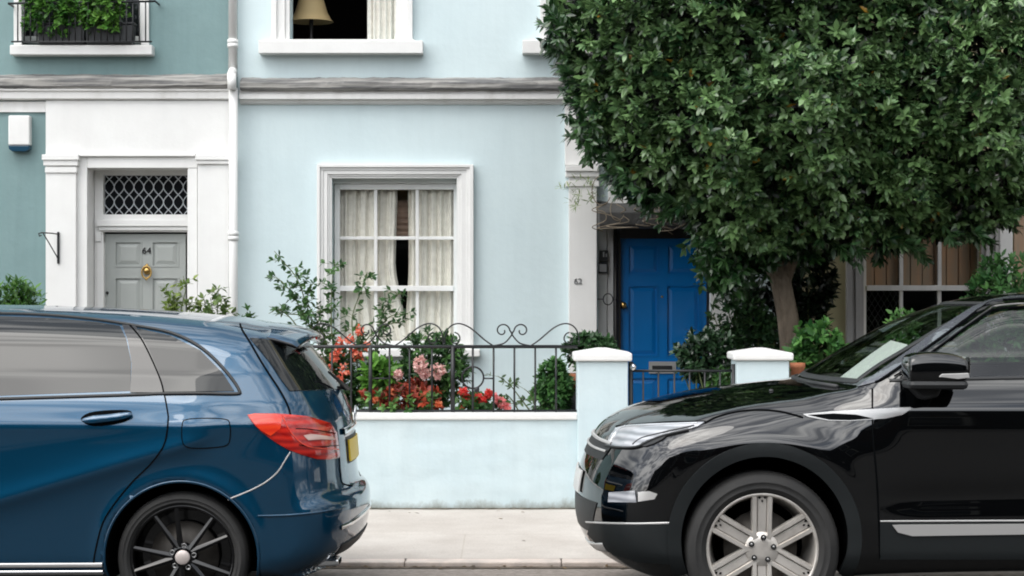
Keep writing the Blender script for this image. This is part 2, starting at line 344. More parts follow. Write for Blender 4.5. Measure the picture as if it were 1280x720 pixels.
    def patch(s, name, pts, mat, off=.003, parent=None, proj='cam', sm=0, res=None, mirror=True, thick=.008, flatten=0, label=None, lift=None):
        pts = np.array(pts, float)
        if sm: pts = catmull(pts, sm, True)
        res = res or (3.5 if proj == 'cam' else .018)
        # resample the outline, then a constrained Delaunay fill
        ring = []
        for a, b in zip(pts, np.roll(pts, -1, 0)):
            k = max(1, int(np.hypot(*(b-a))/res)); ring += [a+(b-a)*i/k for i in range(k)]
        ring = np.array(ring); lo, hi = ring.min(0), ring.max(0); gx, gy = np.meshgrid(np.arange(lo[0], hi[0], res), np.arange(lo[1], hi[1], res))
        g = np.stack([gx.ravel(), gy.ravel()], 1)
        a = ring; b = np.roll(ring, -1, 0); ins = np.zeros(len(g), bool); dm = np.full(len(g), 1e9)
        for (ax, ay), (bx, by) in zip(a, b):
            if abs(by-ay) > 1e-9: ins ^= ((ay > g[:,1]) != (by > g[:,1])) & (g[:,0] < (bx-ax)*(g[:,1]-ay)/(by-ay)+ax)
            dm = np.minimum(dm, np.hypot(g[:,0]-ax, g[:,1]-ay))
        g = g[ins & (dm > .6*res)]; al = np.concatenate([ring, g]); nr = len(ring)
        vo, eo, fo, *_ = delaunay_2d_cdt([Vector(q) for q in al], [(i, (i+1) % nr) for i in range(nr)], [], 1, 1e-6)
        vo = np.array([tuple(v) for v in vo]); p = s.hits(vo, proj); nn = s.normal(p)
        if lift is not None:
            dme = np.array([np.hypot(*(ring-q).T).min() for q in vo]); extra_l = lift[0]*np.clip(dme/lift[1], 0, 1)**.6
        else: extra_l = 0
        q = p+nn*(off+extra_l*np.ones(len(p)))[:, None]; faces = [tuple(t) for t in fo]
        fx = []
        for t in faces:
            c = np.cross(q[t[1]]-q[t[0]], q[t[2]]-q[t[0]]); fx.append(t if (c*nn[t[0]]).sum() > 0 else t[::-1])
        ec = {}
        for t in fx:
            for i in range(3): e = (t[i], t[(i+1) % 3]); ec[e] = 1
        bnd = [e for e in ec if (e[1], e[0]) not in ec]; bv = sorted({v for e in bnd for v in e}); mp = {v: len(q)+i for i, v in enumerate(bv)}; nb = len(bv)
        V = np.concatenate([q, q[bv], q[bv]-nn[bv]*thick]); skirt = [(mp[e[1]], mp[e[0]], mp[e[0]]+nb, mp[e[1]]+nb) for e in bnd]
        out = []
        for sgn in ((1,-1) if mirror else (1,)):
            W = V*np.array([1, sgn, 1]); fs = fx+skirt
            if sgn < 0: fs = [t[::-1] for t in fs]
            me = bpy.data.meshes.new(name); me.from_pydata(W.tolist(), [], fs); me.materials.append(mat)
            me.polygons.foreach_set('use_smooth', [True]*len(fx)+[False]*len(skirt)); me.update()
            o = link(bpy.data.objects.new(name, me), parent[0 if sgn > 0 else 1] if isinstance(parent, (list, tuple)) else (parent or s.root))
            if label: o['label'] = label
            out.append(o)
        return out
    def strip(s, name, path, width, mat, off=.003, parent=None, proj='cam', sm=6, closed=False, mirror=True, round_=.5, res=None):
        path = np.array(path, float)
        if sm: path = catmull(path, sm, closed)
        step = res or (4 if proj == 'cam' else .015); q = []
        for a, b in zip(path[:-1], path[1:]):
            k = max(1, int(np.hypot(*(b-a))/step)); q += [a+(b-a)*i/k for i in range(k)]
        if closed:
            a, b = path[-1], path[0]; k = max(1, int(np.hypot(*(b-a))/step)); q += [a+(b-a)*i/k for i in range(k)]
        else: q.append(path[-1])
        p = s.hits(np.array(q), proj); nn = s.normal(p)
        t = np.roll(p, -1, 0)-np.roll(p, 1, 0)
        if not closed: t[0] = p[1]-p[0]; t[-1] = p[-1]-p[-2]
        t = unit(t); sd = unit(np.cross(nn, t)); w = np.broadcast_to(np.asarray(width, float), (len(p),)) if not hasattr(width, '__len__') else np.interp(np.linspace(0, 1, len(p)), np.linspace(0, 1, len(width)), width)
        w = w[:, None]; up = min(.004, float(w.max())*.3)*round_
        rows = [p-sd*w/2-nn*.004, p-sd*w/2+nn*off, p-sd*w*.25+nn*(off+up), p+sd*w*.25+nn*(off+up), p+sd*w/2+nn*off, p+sd*w/2-nn*.004]
        n = len(p); V = np.concatenate(rows); m = n if closed else n-1; i = np.arange(m); j = (i+1) % n
        Q = np.concatenate([np.stack([r*n+i, r*n+j, (r+1)*n+j, (r+1)*n+i], 1) for r in range(5)])[:, ::-1]
        out = []
        for sgn in ((1,-1) if mirror else (1,)):
            out.append(mesh_arrays(name, V*np.array([1, sgn, 1]), Q if sgn > 0 else Q[:, ::-1], mat, parent[0 if sgn > 0 else 1] if isinstance(parent, (list, tuple)) else (parent or s.root)))
        return out
def carpaint(name, base, metal, rough, cr=.02, ior=1.65):
    m, nt, out = nt_new(name); N = nt.nodes; b = N.new('ShaderNodeBsdfPrincipled'); lk(nt, b.outputs[0], out.inputs[0])
    b.inputs['Base Color'].default_value = (*base, 1); b.inputs['Metallic'].default_value = metal; b.inputs['Roughness'].default_value = rough
    b.inputs['Coat Weight'].default_value = 1; b.inputs['Coat Roughness'].default_value = cr; b.inputs['Coat IOR'].default_value = ior; b.inputs['Specular IOR Level'].default_value = .0
    tc = N.new('ShaderNodeTexCoord'); n = N.new('ShaderNodeTexNoise'); n.inputs['Scale'].default_value = 3.5; n.inputs['Detail'].default_value = 6; lk(nt, tc.outputs['Object'], n.inputs['Vector'])
    mr = N.new('ShaderNodeMapRange'); mr.inputs[1].default_value = .45; mr.inputs[2].default_value = .8; mr.inputs[3].default_value = cr; mr.inputs[4].default_value = cr+.06; lk(nt, n.outputs[0], mr.inputs[0]); lk(nt, mr.outputs[0], b.inputs['Coat Roughness'])
    return m
M['blue_paint'] = carpaint('blue_metallic_paint', (.0015,.050,.108), .55, .34, ior=1.75)
M['black_paint'] = carpaint('black_car_paint', (.0006,.0009,.0013), .0, .3, cr=.012, ior=1.75)
M['seam'] = pr('panel_gap', (.002,.0025,.003), .9, spec=.05)
M['trim'] = pr('black_plastic_trim', (.014,.015,.016), .5, bump=.0004, bscale=300)
M['cladding'] = pr('dark_grey_cladding', (.005,.0075,.0085), .55, bump=.0006, bscale=250)
M['gloss_black'] = pr('gloss_black_trim', (.005,.005,.006), .12, coat=.5)
M['tyre'] = pr('tyre_rubber', (.015,.015,.015), .7, c2=(.03,.029,.028), nscale=5, bump=.0006, bscale=90)
M['black_rim'] = pr('gloss_black_alloy', (.0015,.0015,.002), .14, coat=.2)
M['silver_rim'] = pr('silver_alloy', (.74,.70,.65), .34, metal=.6, c2=(.50,.46,.42), nscale=9, contrast=(.45,.75))
M['chrome'] = pr('chrome', (.75,.76,.77), .08, metal=1)
M['satin'] = pr('satin_silver', (.60,.59,.58), .3, metal=.45)
M['disc'] = pr('brake_disc', (.07,.065,.06), .5, metal=.6, c2=(.04,.035,.03), nscale=12)
M['glass_dark'] = pr('privacy_glass', (.006,.008,.009), .015, ior=1.52, spec=.5)
M['glass_car'] = glass('car_glass', (.58,.66,.64), 1.75)
M['windscreen_glass'] = glass('windscreen_glass', (.80,.86,.83), 2.8); M['pale_reflection'] = pr('pale_reflection', (.75,.76,.73), .7)  # second material: matte pale tone of a windscreen reflection
M['pillar_sky_sheen'] = carpaint('pillar_sky_sheen', (.085,.09,.105), .0, .35, ior=1.9)  # black paint greyed so its colour carries the sky's reflection
M['vent_silver'] = pr('vent_silver', (.40,.40,.40), .3, metal=.6); M['lamp_silver'] = pr('lamp_silver', (.55,.56,.58), .2, metal=.5)
M['plate'] = pr('yellow_plate', (.80,.56,.03), .4)
M['plate_white'] = pr('white_plate', (.7,.7,.68), .4)
M['badge'] = pr('light_hub', (.62,.55,.52), .35, metal=.3)
M['cloth'] = pr('seat_leather', (.035,.033,.03), .55)
M['mirror_glass'] = pr('mirror_glass', (.7,.7,.7), .02, metal=1)
def lampmat(name, c, rough=.06, c2=None):
    m, nt, out = nt_new(name); N = nt.nodes; b = N.new('ShaderNodeBsdfPrincipled'); lk(nt, b.outputs[0], out.inputs[0])
    b.inputs['Roughness'].default_value = .25; b.inputs['Coat Weight'].default_value = 1; b.inputs['Coat Roughness'].default_value = .02
    tc = N.new('ShaderNodeTexCoord'); w = N.new('ShaderNodeTexWave'); w.wave_type = 'BANDS'; w.bands_direction = 'Z'; w.inputs['Scale'].default_value = 9; w.inputs['Distortion'].default_value = 2.5; w.inputs['Detail'].default_value = 2; w.inputs['Detail Scale'].default_value = .6; lk(nt, tc.outputs['Object'], w.inputs['Vector'])
    mx = N.new('ShaderNodeMix'); mx.data_type = 'RGBA'; lk(nt, w.outputs[0], mx.inputs[0]); mx.inputs[6].default_value = (*c, 1); mx.inputs[7].default_value = (*(c2 or c), 1); lk(nt, mx.outputs[2], b.inputs['Base Color'])
    return m
M['red_lens'] = lampmat('red_lens', (.30,.003,.003), c2=(.62,.018,.008))
M['orange_lens'] = lampmat('orange_lens', (.80,.050,.012), c2=(.70,.03,.010))
M['pale_lens'] = lampmat('pale_lens', (.75,.45,.40), c2=(.8,.6,.55))
M['clear_lens'] = lampmat('clear_lens', (.22,.23,.25), c2=(.48,.49,.52))
def wheel(parent, c, r, w, rim_r, kind, far=False):
    """wheel centre c (local), near face looks at -y; far=True turns it round"""
    wh = empty('wheel', c, parent=parent)
    if far: wh.rotation_euler = (0, 0, math.pi)
    t = MB(); sw = r-rim_r
    t.lathe([(rim_r-.004, -w*.40), (rim_r+.004, -w*.475), (rim_r+sw*.22, -w*.505), (rim_r+sw*.24, -w*.515), (rim_r+sw*.27, -w*.508), (rim_r+sw*.50, -w*.517), (rim_r+sw*.52, -w*.525), (rim_r+sw*.55, -w*.515), (rim_r+sw*.8, -w*.485), (r-.008, -w*.43), (r-.001, -w*.36), (r, -w*.2), (r, w*.2), (r-.008, w*.43), (rim_r+sw*.5, w*.51), (rim_r, w*.42)], axis='y', n=72)
    for k in range(96):                                    # shoulder tread blocks
        q = 2*math.pi*k/96; ca, sa = math.cos(q), math.sin(q); p = []
        for (rr, yy, da) in ((r+.0015, -w*.30, -.014), (r+.0015, -w*.30, .014), (r-.010, -w*.445, .014), (r-.010, -w*.445, -.014)):
            p.append((rr*math.cos(q+da), yy, rr*math.sin(q+da)))
        t.add(p, [(0,1,2,3)])
    t.build('tyre', M['tyre'], wh)
    dk = MB(); dk.lathe([(0.02, -.02), (rim_r*.66, -.02), (rim_r*.66, .01), (.02, .01)], axis='y', n=48); dk.build('brake_disc', M['disc'], wh)
    rm = MB(); face = -w*.43
    m = M['black_rim'] if kind == 'black' else M['silver_rim']
    rm.lathe([(rim_r+.001, face-.004), (rim_r-.006, face-.008), (rim_r-.014, face), (rim_r-.020, face+.03), (rim_r-.045, w*.3), (rim_r-.05, w*.42)], axis='y', n=72)
    if kind == 'black': rm.lathe([(rim_r*.9, .03), (.05, .03)], axis='y', n=36)
    if kind == 'black':
        for k in range(5):
            for d in (-.14, .14):
                q = math.pi/2+.36+2*math.pi*k/5; a0 = q+d*.95; a1 = q+d*1.7
                i0, i1 = .05, rim_r-.012; w0, w1 = .016, .010
                A = Vector((i0*math.cos(a0), face+.012, i0*math.sin(a0))); B = Vector((i1*math.cos(a1), face+.002, i1*math.sin(a1)))
                sd = Vector((-(B-A).z, 0, (B-A).x)).normalized(); up = Vector((0,-1,0))
                v = [A+sd*w0, A+up*.008, A-sd*w0, A-up*.03, B+sd*w1, B+up*.006, B-sd*w1, B-up*.03]
                rm.add(v, [(0,1,5,4),(1,2,6,5),(2,3,7,6),(3,0,4,7),(3,2,1,0),(4,5,6,7)])
        rm.lathe([(.07, face+.035), (.066, face+.012), (.045, face+.004), (.001, face+.004)], axis='y', n=32)
    else:
        for k in range(6):
            q = math.pi/2+2*math.pi*k/6; ca, sa = math.cos(q), math.sin(q)
            def T(u, v, y): return (u*ca-v*sa, y, u*sa+v*ca)
            for (v0, v1, v2, v3, yt) in ((-.047, -.043, -.026, -.022, -.006), (.022, .026, .043, .047, -.006), (-.023, -.019, .019, .023, .004)):
                i0, i1 = .04, rim_r-.008; y0 = face+.022+yt; y1 = face+.004+yt; bk = .05
                V = [T(i0, v0, y0+.012), T(i0, v1, y0), T(i0, v2, y0), T(i0, v3, y0+.012), T(i0, v3, y0+bk), T(i0, v0, y0+bk)]
                V += [T(i1, v0*1.1, y1+.012), T(i1, v1*1.1, y1), T(i1, v2*1.1, y1), T(i1, v3*1.1, y1+.012), T(i1, v3*1.1, y1+bk), T(i1, v0*1.1, y1+bk)]
                rm.add(V, [(i, (i+1) % 6, 6+(i+1) % 6, 6+i) for i in range(6)]+[(5,4,3,2,1,0), (6,7,8,9,10,11)])
        rm.lathe([(.084, face+.06), (.082, face+.022), (.078, face+.017), (.03, face+.014), (.001, face+.014)], axis='y', n=48)
    if kind == 'black':
        hb = MB(); hb.lathe([(.036, face+.02), (.036, face-.002), (.031, face-.006), (.001, face-.007)], axis='y', n=32); hb.build('hub_cap', M['badge'], wh)
        pcd, nm = .056, M['steel']
    else: pcd, nm = .056, M['trim']
    for k in range(5):
        q = math.pi/2-.12+2*math.pi*k/5; nb = MB()
        nb.lathe([(.0135, face+.02), (.0135, face+.005), (.010, face+.0035), (.009, face+.010), (.001, face+.010)], (pcd*math.cos(q), 0, pcd*math.sin(q)), 'y', 10); nb.build('wheel_nut', nm, wh)
        if kind != 'black':
            nb = MB(); nb.lathe([(.0075, face+.0045), (.0062, face+.0005), (.001, face+.0005)], (pcd*math.cos(q), 0, pcd*math.sin(q)), 'y', 6); nb.build('wheel_nut', M['steel'], wh)
    if kind != 'black':
        cv = rm; rm.cur = 1
        for k in range(6):
            q = math.pi/2+2*math.pi*k/6; ca, sa = math.cos(q), math.sin(q); u = rim_r-.030
            for (du, dv, s_) in ((.010, -.013, .0065), (.010, .013, .0065), (-.008, 0, .005)):
                pts = [(u+du+s_*1.4, dv), (u+du, dv+s_), (u+du-s_*1.4, dv), (u+du, dv-s_)]
                cv.prism([(a*ca-b*sa, a*sa+b*ca) for a, b in pts], face+.0005+.004, face+.012)
        rm.cur = 0
    rm.build('rim', [m, M['seam']], wh)
    return wh
def shell(car, name, V, Q, paint, cut=None, centers=()):
    ctr = V[Q].mean(1)
    if cut is not None: keep = ~cut(ctr); Q = Q[keep]; ctr = ctr[keep]
    fm = np.zeros(len(Q), int)
    for cx, cz, r in car.arches:
        d = np.hypot(ctr[:,0]-cx, np.where(ctr[:,2] > cz, ctr[:,2]-cz, (ctr[:,2]-cz)*.35)); fm[(d < r+.004) & (np.abs(ctr[:,1]) > .45) & (car.body(ctr) < -.003)] = 1
    return mesh_arrays(name, V, Q, None, car.root, mats=[paint, M['seam']], fmat=fm)
# ------------------------------------------------------------------ the blue hatchback
def build_blue_car():
    root = empty('parked_car', (-1.603, 10.29, 0), 'blue metallic hatchback with black alloy wheel parked nose out of view', 'car', 'cars parked along the kerb')
    up = [(.50,.19),(.66,.215),(.78,.29),(.825,.36),(.842,.46),(.842,.535),(.825,.575),(.79,.60),(.775,.66),(.768,.76),(.757,.88),(.74,.97),(.70,1.07),(.65,1.15),(.56,1.27),(.47,1.375),(.42,1.418),(.30,1.446),(.10,1.476),(-.43,1.514),(-1.1,1.534),(-1.6,1.52),(-1.95,1.46),(-2.25,1.33),(-2.55,1.15),(-2.75,1.04),(-2.95,.99),(-3.2,.91),(-3.4,.80),(-3.49,.66),(-3.52,.50),(-3.50,.33),(-3.40,.21),(-3.0,.18),(-1.5,.18)]
    sec = [(.1,.78),(.18,.82),(.235,.868),(.30,.880),(.42,.884),(.60,.890),(.78,.894),(.95,.893),(.985,.888),(1.055,.866),(1.2,.802),(1.35,.722),(1.48,.634),(1.56,.57)]
    def bow(x, y, z):
        q = .10*(y/.75)**2+.10*np.maximum(y/.88-.6, 0)**2*4
        return q*sstep(-.5, .35, x)-(.22*(y/.85)**2.4)*sstep(-1.7, -2.5, x)
    def taper(x, z):
        return (np.maximum(x-.05, 0)**2)*(.10+.10*sstep(.6, 1.2, z))+.10*np.maximum(-2.3-x, 0)**1.5*sstep(.5, .9, z)
    def extra(x, z):
        zl = .585+(x+.887)*.300
        t = z-zl; fade = sstep(.22, .0, x)*sstep(-2.6, -1.6, x)
        ta = np.sqrt(t*t+.016**2)-.016; a = np.where(t > 0, np.exp(-ta/.10), np.exp(-ta/.05))*.030*fade
        t2 = z-.955; b = np.where(t2 > 0, np.exp(-np.abs(t2)/.03), np.exp(-np.abs(t2)/.08))*.010*sstep(.55, .2, x)
        r0 = np.hypot(x, z-.31); r1 = np.hypot(x+2.699, z-.31)
        fl = .014*(np.exp(-((r0-.385)/.05)**2)+np.exp(-((r1-.385)/.05)**2))
        return a+b+fl
    car = Car(root, catmull(up, 6, True), sec, bow, taper, extra, [(0,.308,.372), (-2.699,.308,.372)], lambda x, z: .10+.04*sstep(1.2, 1.5, z), lambda x, y, z: .045*(y/.7)**2*sstep(.9, 1.3, z)+.03*(y/.85)**2*sstep(-1.9, -2.6, x))
    V, Q = car.mesh((-3.62,-.95,.10), (.95,.95,1.60), .016)
    shell(car, 'body', V, Q, M['blue_paint'])
    P_ = M['blue_paint']
    for cx in (0, -2.699):
        for far in (False, True): wheel(root, (cx, (.87-.105)*(1 if far else -1), .308), .3185, .215, .254, 'black', far)
    # arch lips
    for cx in (0, -2.699):
        a = np.linspace(-.25, math.pi+.25, 60); car.strip('arch_lip', np.stack([cx+.374*np.cos(a), .308+.374*np.sin(a)*np.where(np.sin(a) < 0, 1/.35*.35, 1)], 1), .012, P_, .004, proj='side', sm=0)
    # rear door and front door skins with their gaps
    rd = [(-200,495),(-60,492),(60,489),(205,487),(209,512),(210,528),(205,556),(188,580),(165,603),(143,630),(128,655),(119,690),(117,706),(-20,706),(-200,706)]
    dr = car.patch('door', rd, P_, .0025, thick=.005, res=5)
    car.strip('door_gap', [(160,405),(176,425),(190,450),(203,484),(209,512),(210,528),(205,556),(188,580),(165,603),(143,630),(128,655),(119,690),(117,708)], .007, M['seam'], .0032, parent=dr, round_=0)
    fd = [(-400,500),(-300,498),(-206,495),(-206,706),(-340,706),(-352,640),(-375,590),(-398,560)]
    dr2 = car.patch('door', fd, P_, .0025, thick=.005, res=8)
    # glass
    g1 = [(-190,408),(-100,397),(0,396),(60,398),(120,403),(150,408),(158,424),(164,452),(163,489),(0,495),(-190,500)]
    w1 = car.patch('window', g1, M['glass_dark'], .004, sm=0)
    car.strip('window_trim', [(-190,404),(-100,393),(0,392.5),(60,394.5),(120,400),(165,407),(215,417),(253,436),(283,465),(299,488),(294,492.5),(250,492),(200,492.5),(163,494),(0,499),(-190,504)], .014, M['trim'], .0085, sm=5)
    car.patch('window_pillar', [(153,407),(170,409),(186,436),(198,464),(205,491),(163,491),(165,455),(160,427)], M['gloss_black'], .007, thick=.008)
    car.strip('door_gap', [(161,406),(177,425),(190,450),(201,476),(205,492)], .007, M['seam'], .0095, parent=dr, round_=0)
    g2 = [(172,411),(213,420),(250,438),(279,467),(293,489),(205,490),(190,455)]
    car.patch('window', g2, M['glass_dark'], .004)
    car.patch('window', [(-520,470),(-430,440),(-330,415),(-230,405),(-206,404),(-206,500),(-380,505),(-500,508)], M['glass_dark'], .003)
    # tailgate: hoods, dark side glass, rear screen
    tg = [(-.615,1.115),(-.50,1.36),(-.2,1.40),(0,1.405),(.2,1.40),(.50,1.36),(.615,1.115),(0,1.085)]
    car.patch('rear_window', tg, M['glass_dark'], .004, proj=(1, 1.2), mirror=False, res=.03)
    car.patch('window', [(312,423),(330,424),(372,436),(392,454),(410,487),(362,489),(352,476),(336,452)], M['glass_dark'], .0045)
    car.strip('tailgate_gap', [(300,405),(303,413),(313,429),(330,458),(349,487),(360,508),(363,520)], .008, M['seam'], .004, round_=0)
    car.strip('tailgate_gap', [(424,572),(425,590),(428,604),(440,607)], .007, M['seam'], .003, round_=0, mirror=True)
    # roof spoiler
    sp = MB(); rows = []
    for x, z, t in ((.36,1.432,.012), (.46,1.418,.024), (.545,1.392,.020), (.575,1.374,.008)):
        row = []
        for k in range(13):
            y = -.60+1.2*k/12; e = (abs(y)/.6); row.append((x-.05*e*e, y*(1-.06*(x-.36)/.2), z-.055*e**2.2, t*(1-.5*e**6)))
        rows.append(row)
    v = [(x, y, z+.006) for row in rows for x, y, z, t in row]+[(x, y, z-t*1.3) for row in rows for x, y, z, t in row]; f = []
    n = 13; m = 4
    for i in range(m-1):
        for k in range(n-1):
            a = i*n+k; f += [(a, a+n, a+n+1, a+1), (52+a, 52+a+1, 52+a+n+1, 52+a+n)]
    f += [((m-1)*n+k, 52+(m-1)*n+k, 52+(m-1)*n+k+1, (m-1)*n+k+1) for k in range(n-1)]+[(i*n, 52+i*n, 52+(i+1)*n, (i+1)*n) for i in range(m-1)]+[(i*n+n-1, (i+1)*n+n-1, 52+(i+1)*n+n-1, 52+i*n+n-1) for i in range(m-1)]
    sp.add(v, f, True); sp.mi = [1 if max(q) >= 52 else 0 for q in sp.f]; sp.build('roof_spoiler', [P_, M['gloss_black']], root)
    b = MB(); b.box(.575, .585, -.15, .15, 1.352, 1.366); b.build('brake_light', M['red_lens'], root)
    # tail lamp: red lens, orange leading band, pale bar
    tl = [(309,519),(318,517),(345,517),(383,520.5),(412,529),(420,541),(424,572),(411,574.5),(396,574),(378,569),(360,562),(343,552),(327,540),(315,528)]
    lamp = car.patch('tail_light', tl, M['red_lens'], .006, thick=.02, res=3, lift=(.008, 14))
    car.patch('lens', [(310.5,519.5),(319,518),(345,518.5),(352,524),(350,536),(338,545),(326,537.5),(316,528.5)], M['orange_lens'], .0155, parent=lamp, res=3, thick=.004)
    car.patch('lens', [(377,544.5),(386,542.5),(413,546.5),(415,550),(398,549.5),(383,550.5)], M['pale_lens'], .0165, parent=lamp, res=3, thick=.004)
    car.strip('lens', [(368,536),(386,537),(416,542)], .004, M['seam'], .0155, parent=lamp, sm=3)
    car.strip('lens', [(372,556),(390,559),(420,557)], .004, M['seam'], .0155, parent=lamp, sm=3)
    car.strip('lens', [(352,519),(362,540),(382,558),(420,562)], .006, M['orange_lens'], .0155, parent=lamp)
    car.strip('bumper_gap', [(363,565),(356,576),(347,590),(333,602),(315,612),(291,622),(285,625)], .006, M['satin'], .0022, round_=0)
    car.strip('bumper_crease', [(322,645),(360,644),(400,640),(432,634)], .010, P_, .004)
    # bumper top ledge and lower valance
    # fuel flap, handle
    ff = [(228,530),(234,524.5),(256,523),(280,524),(287,529),(287.5,548),(282,557),(258,560),(235,559),(228,551)]
    car.strip('fuel_flap_gap', ff, .005, M['seam'], .0025, closed=True, mirror=False, sm=4, round_=0)
    car.patch('fuel_flap', ff, P_, .002, mirror=False, sm=3, thick=.003)
    rc = car.patch('handle_recess', [(101,524),(112,516),(135,513),(160,513),(165,518),(158,527),(135,532),(112,532)], M['seam'], .0035, parent=dr, sm=3)
    h = car.patch('handle', [(104,525.5),(118,521.5),(140,519.5),(163,517),(164,522),(150,526.5),(125,530),(108,530)], P_, .024, parent=dr, sm=3, thick=.02, res=2.5, lift=(.008, 4))
    # sill blade
    car.strip('sill_trim', [(-400,707),(-100,707),(128,706)], .022, M['satin'], .008, sm=0)
    car.strip('sill_trim', [(-400,716),(-100,716),(129,715)], .026, M['chrome'], .010, sm=0)
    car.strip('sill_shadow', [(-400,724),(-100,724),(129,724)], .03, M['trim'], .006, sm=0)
    # rear face: plate recess, plate, garnish, star, latch; exhaust and lower valance
    pr_ = [(-.28,.715),(.28,.715),(.29,.852),(-.29,.852)]
    car.patch('plate_recess', pr_, M['trim'], .003, proj=(1, 1.3), mirror=False, res=.03)
    car.patch('number_plate', [(-.26,.725),(.26,.725),(.26,.835),(-.26,.835)], M['plate'], .012, proj=(1, 1.3), mirror=False, res=.03)
    car.strip('tailgate_garnish', [(-.36,.885),(0,.895),(.36,.885)], .03, M['chrome'], .014, proj=(1, 1.3), mirror=False)
    st = MB(); st.lathe([(.040, -.004), (.046, -.004), (.046, .004), (.040, .004)], axis='x', n=32, closed=True)
    for k in range(3):
        q = math.pi/2+2*math.pi*k/3; ca, sa = math.cos(q), math.sin(q)
        st.add([(.004, -.006*sa*-1*-1, .006*ca), (-.004, 0, 0), (.004, .006*sa*-1*-1, -.006*ca), (.003, .043*ca, .043*sa)], [(0,1,3),(1,2,3),(2,0,3)])
    s_ = st.build('badge', M['chrome'], root); s_.location = (.772, 0, .955)
    va = [(-.58,.285),(0,.275),(.58,.285),(.60,.34),(0,.36),(-.60,.34)]
    car.patch('rear_valance', va, M['trim'], .006, proj=(1, 1.3), mirror=False, res=.03)
    car.strip('bumper_trim', [(-.66,.43),(0,.46),(.66,.43)], .022, M['chrome'], .006, proj=(1, 1.3), mirror=False)
    for sy in (-1, 1):
        e = MB(); e.prism([(.55,.215),(.735,.228),(.735,.262),(.55,.262)], sy*.43, sy*.58); e.build('exhaust_pipe', M['chrome'], root, bevel=.01)
        e = MB(); e.box(.734, .738, sy*.445, sy*.565, .234, .256); e.build('exhaust_pipe', M['seam'], root)
    # wiper, front end, far parts
    wp = MB(); wp.tube([(.70,.02,1.10), (.735,-.02,1.09), (.66,-.32,1.19)], [.018,.012,.006], 8); wp.build('wiper', M['trim'], root)
    car.patch('headlight', [(-.80,.66),(-.50,.66),(-.48,.72),(-.66,.82),(-.80,.84)], M['clear_lens'], .006, proj=(-1, -4), res=.03)
    car.patch('grille', [(-.42,.52),(.42,.52),(.46,.70),(-.46,.70)], M['trim'], .004, proj=(-1, -4), res=.03, mirror=False)
    car.patch('number_plate', [(-.26,.38),(.26,.38),(.26,.49),(-.26,.49)], M['plate_white'], .01, proj=(-1, -4), res=.03, mirror=False)
    car.patch('windscreen', [(-.68,1.10),(.68,1.10),(.56,1.44),(0,1.47),(-.56,1.44)], M['glass_dark'], .004, proj=(-1, -2.85), res=.04, mirror=False)
    mi = MB(); mi.lathe([(.001,-.09), (.06,-.08), (.085,-.04), (.085,.05), (.06,.09), (.001,.10)], (0,0,0), 'x', 20)
    for sy in (-1, 1):
        o = mi.build('wing_mirror', P_, root); o.location = (-2.0, sy*.97, 1.10); o.scale = (1, 1.1, .75)
        a = MB(); a.box(-2.02, -1.94, sy*.85, sy*.93, 1.03, 1.07); a.build('mirror_foot', M['trim'], root, bevel=.01)
    return root
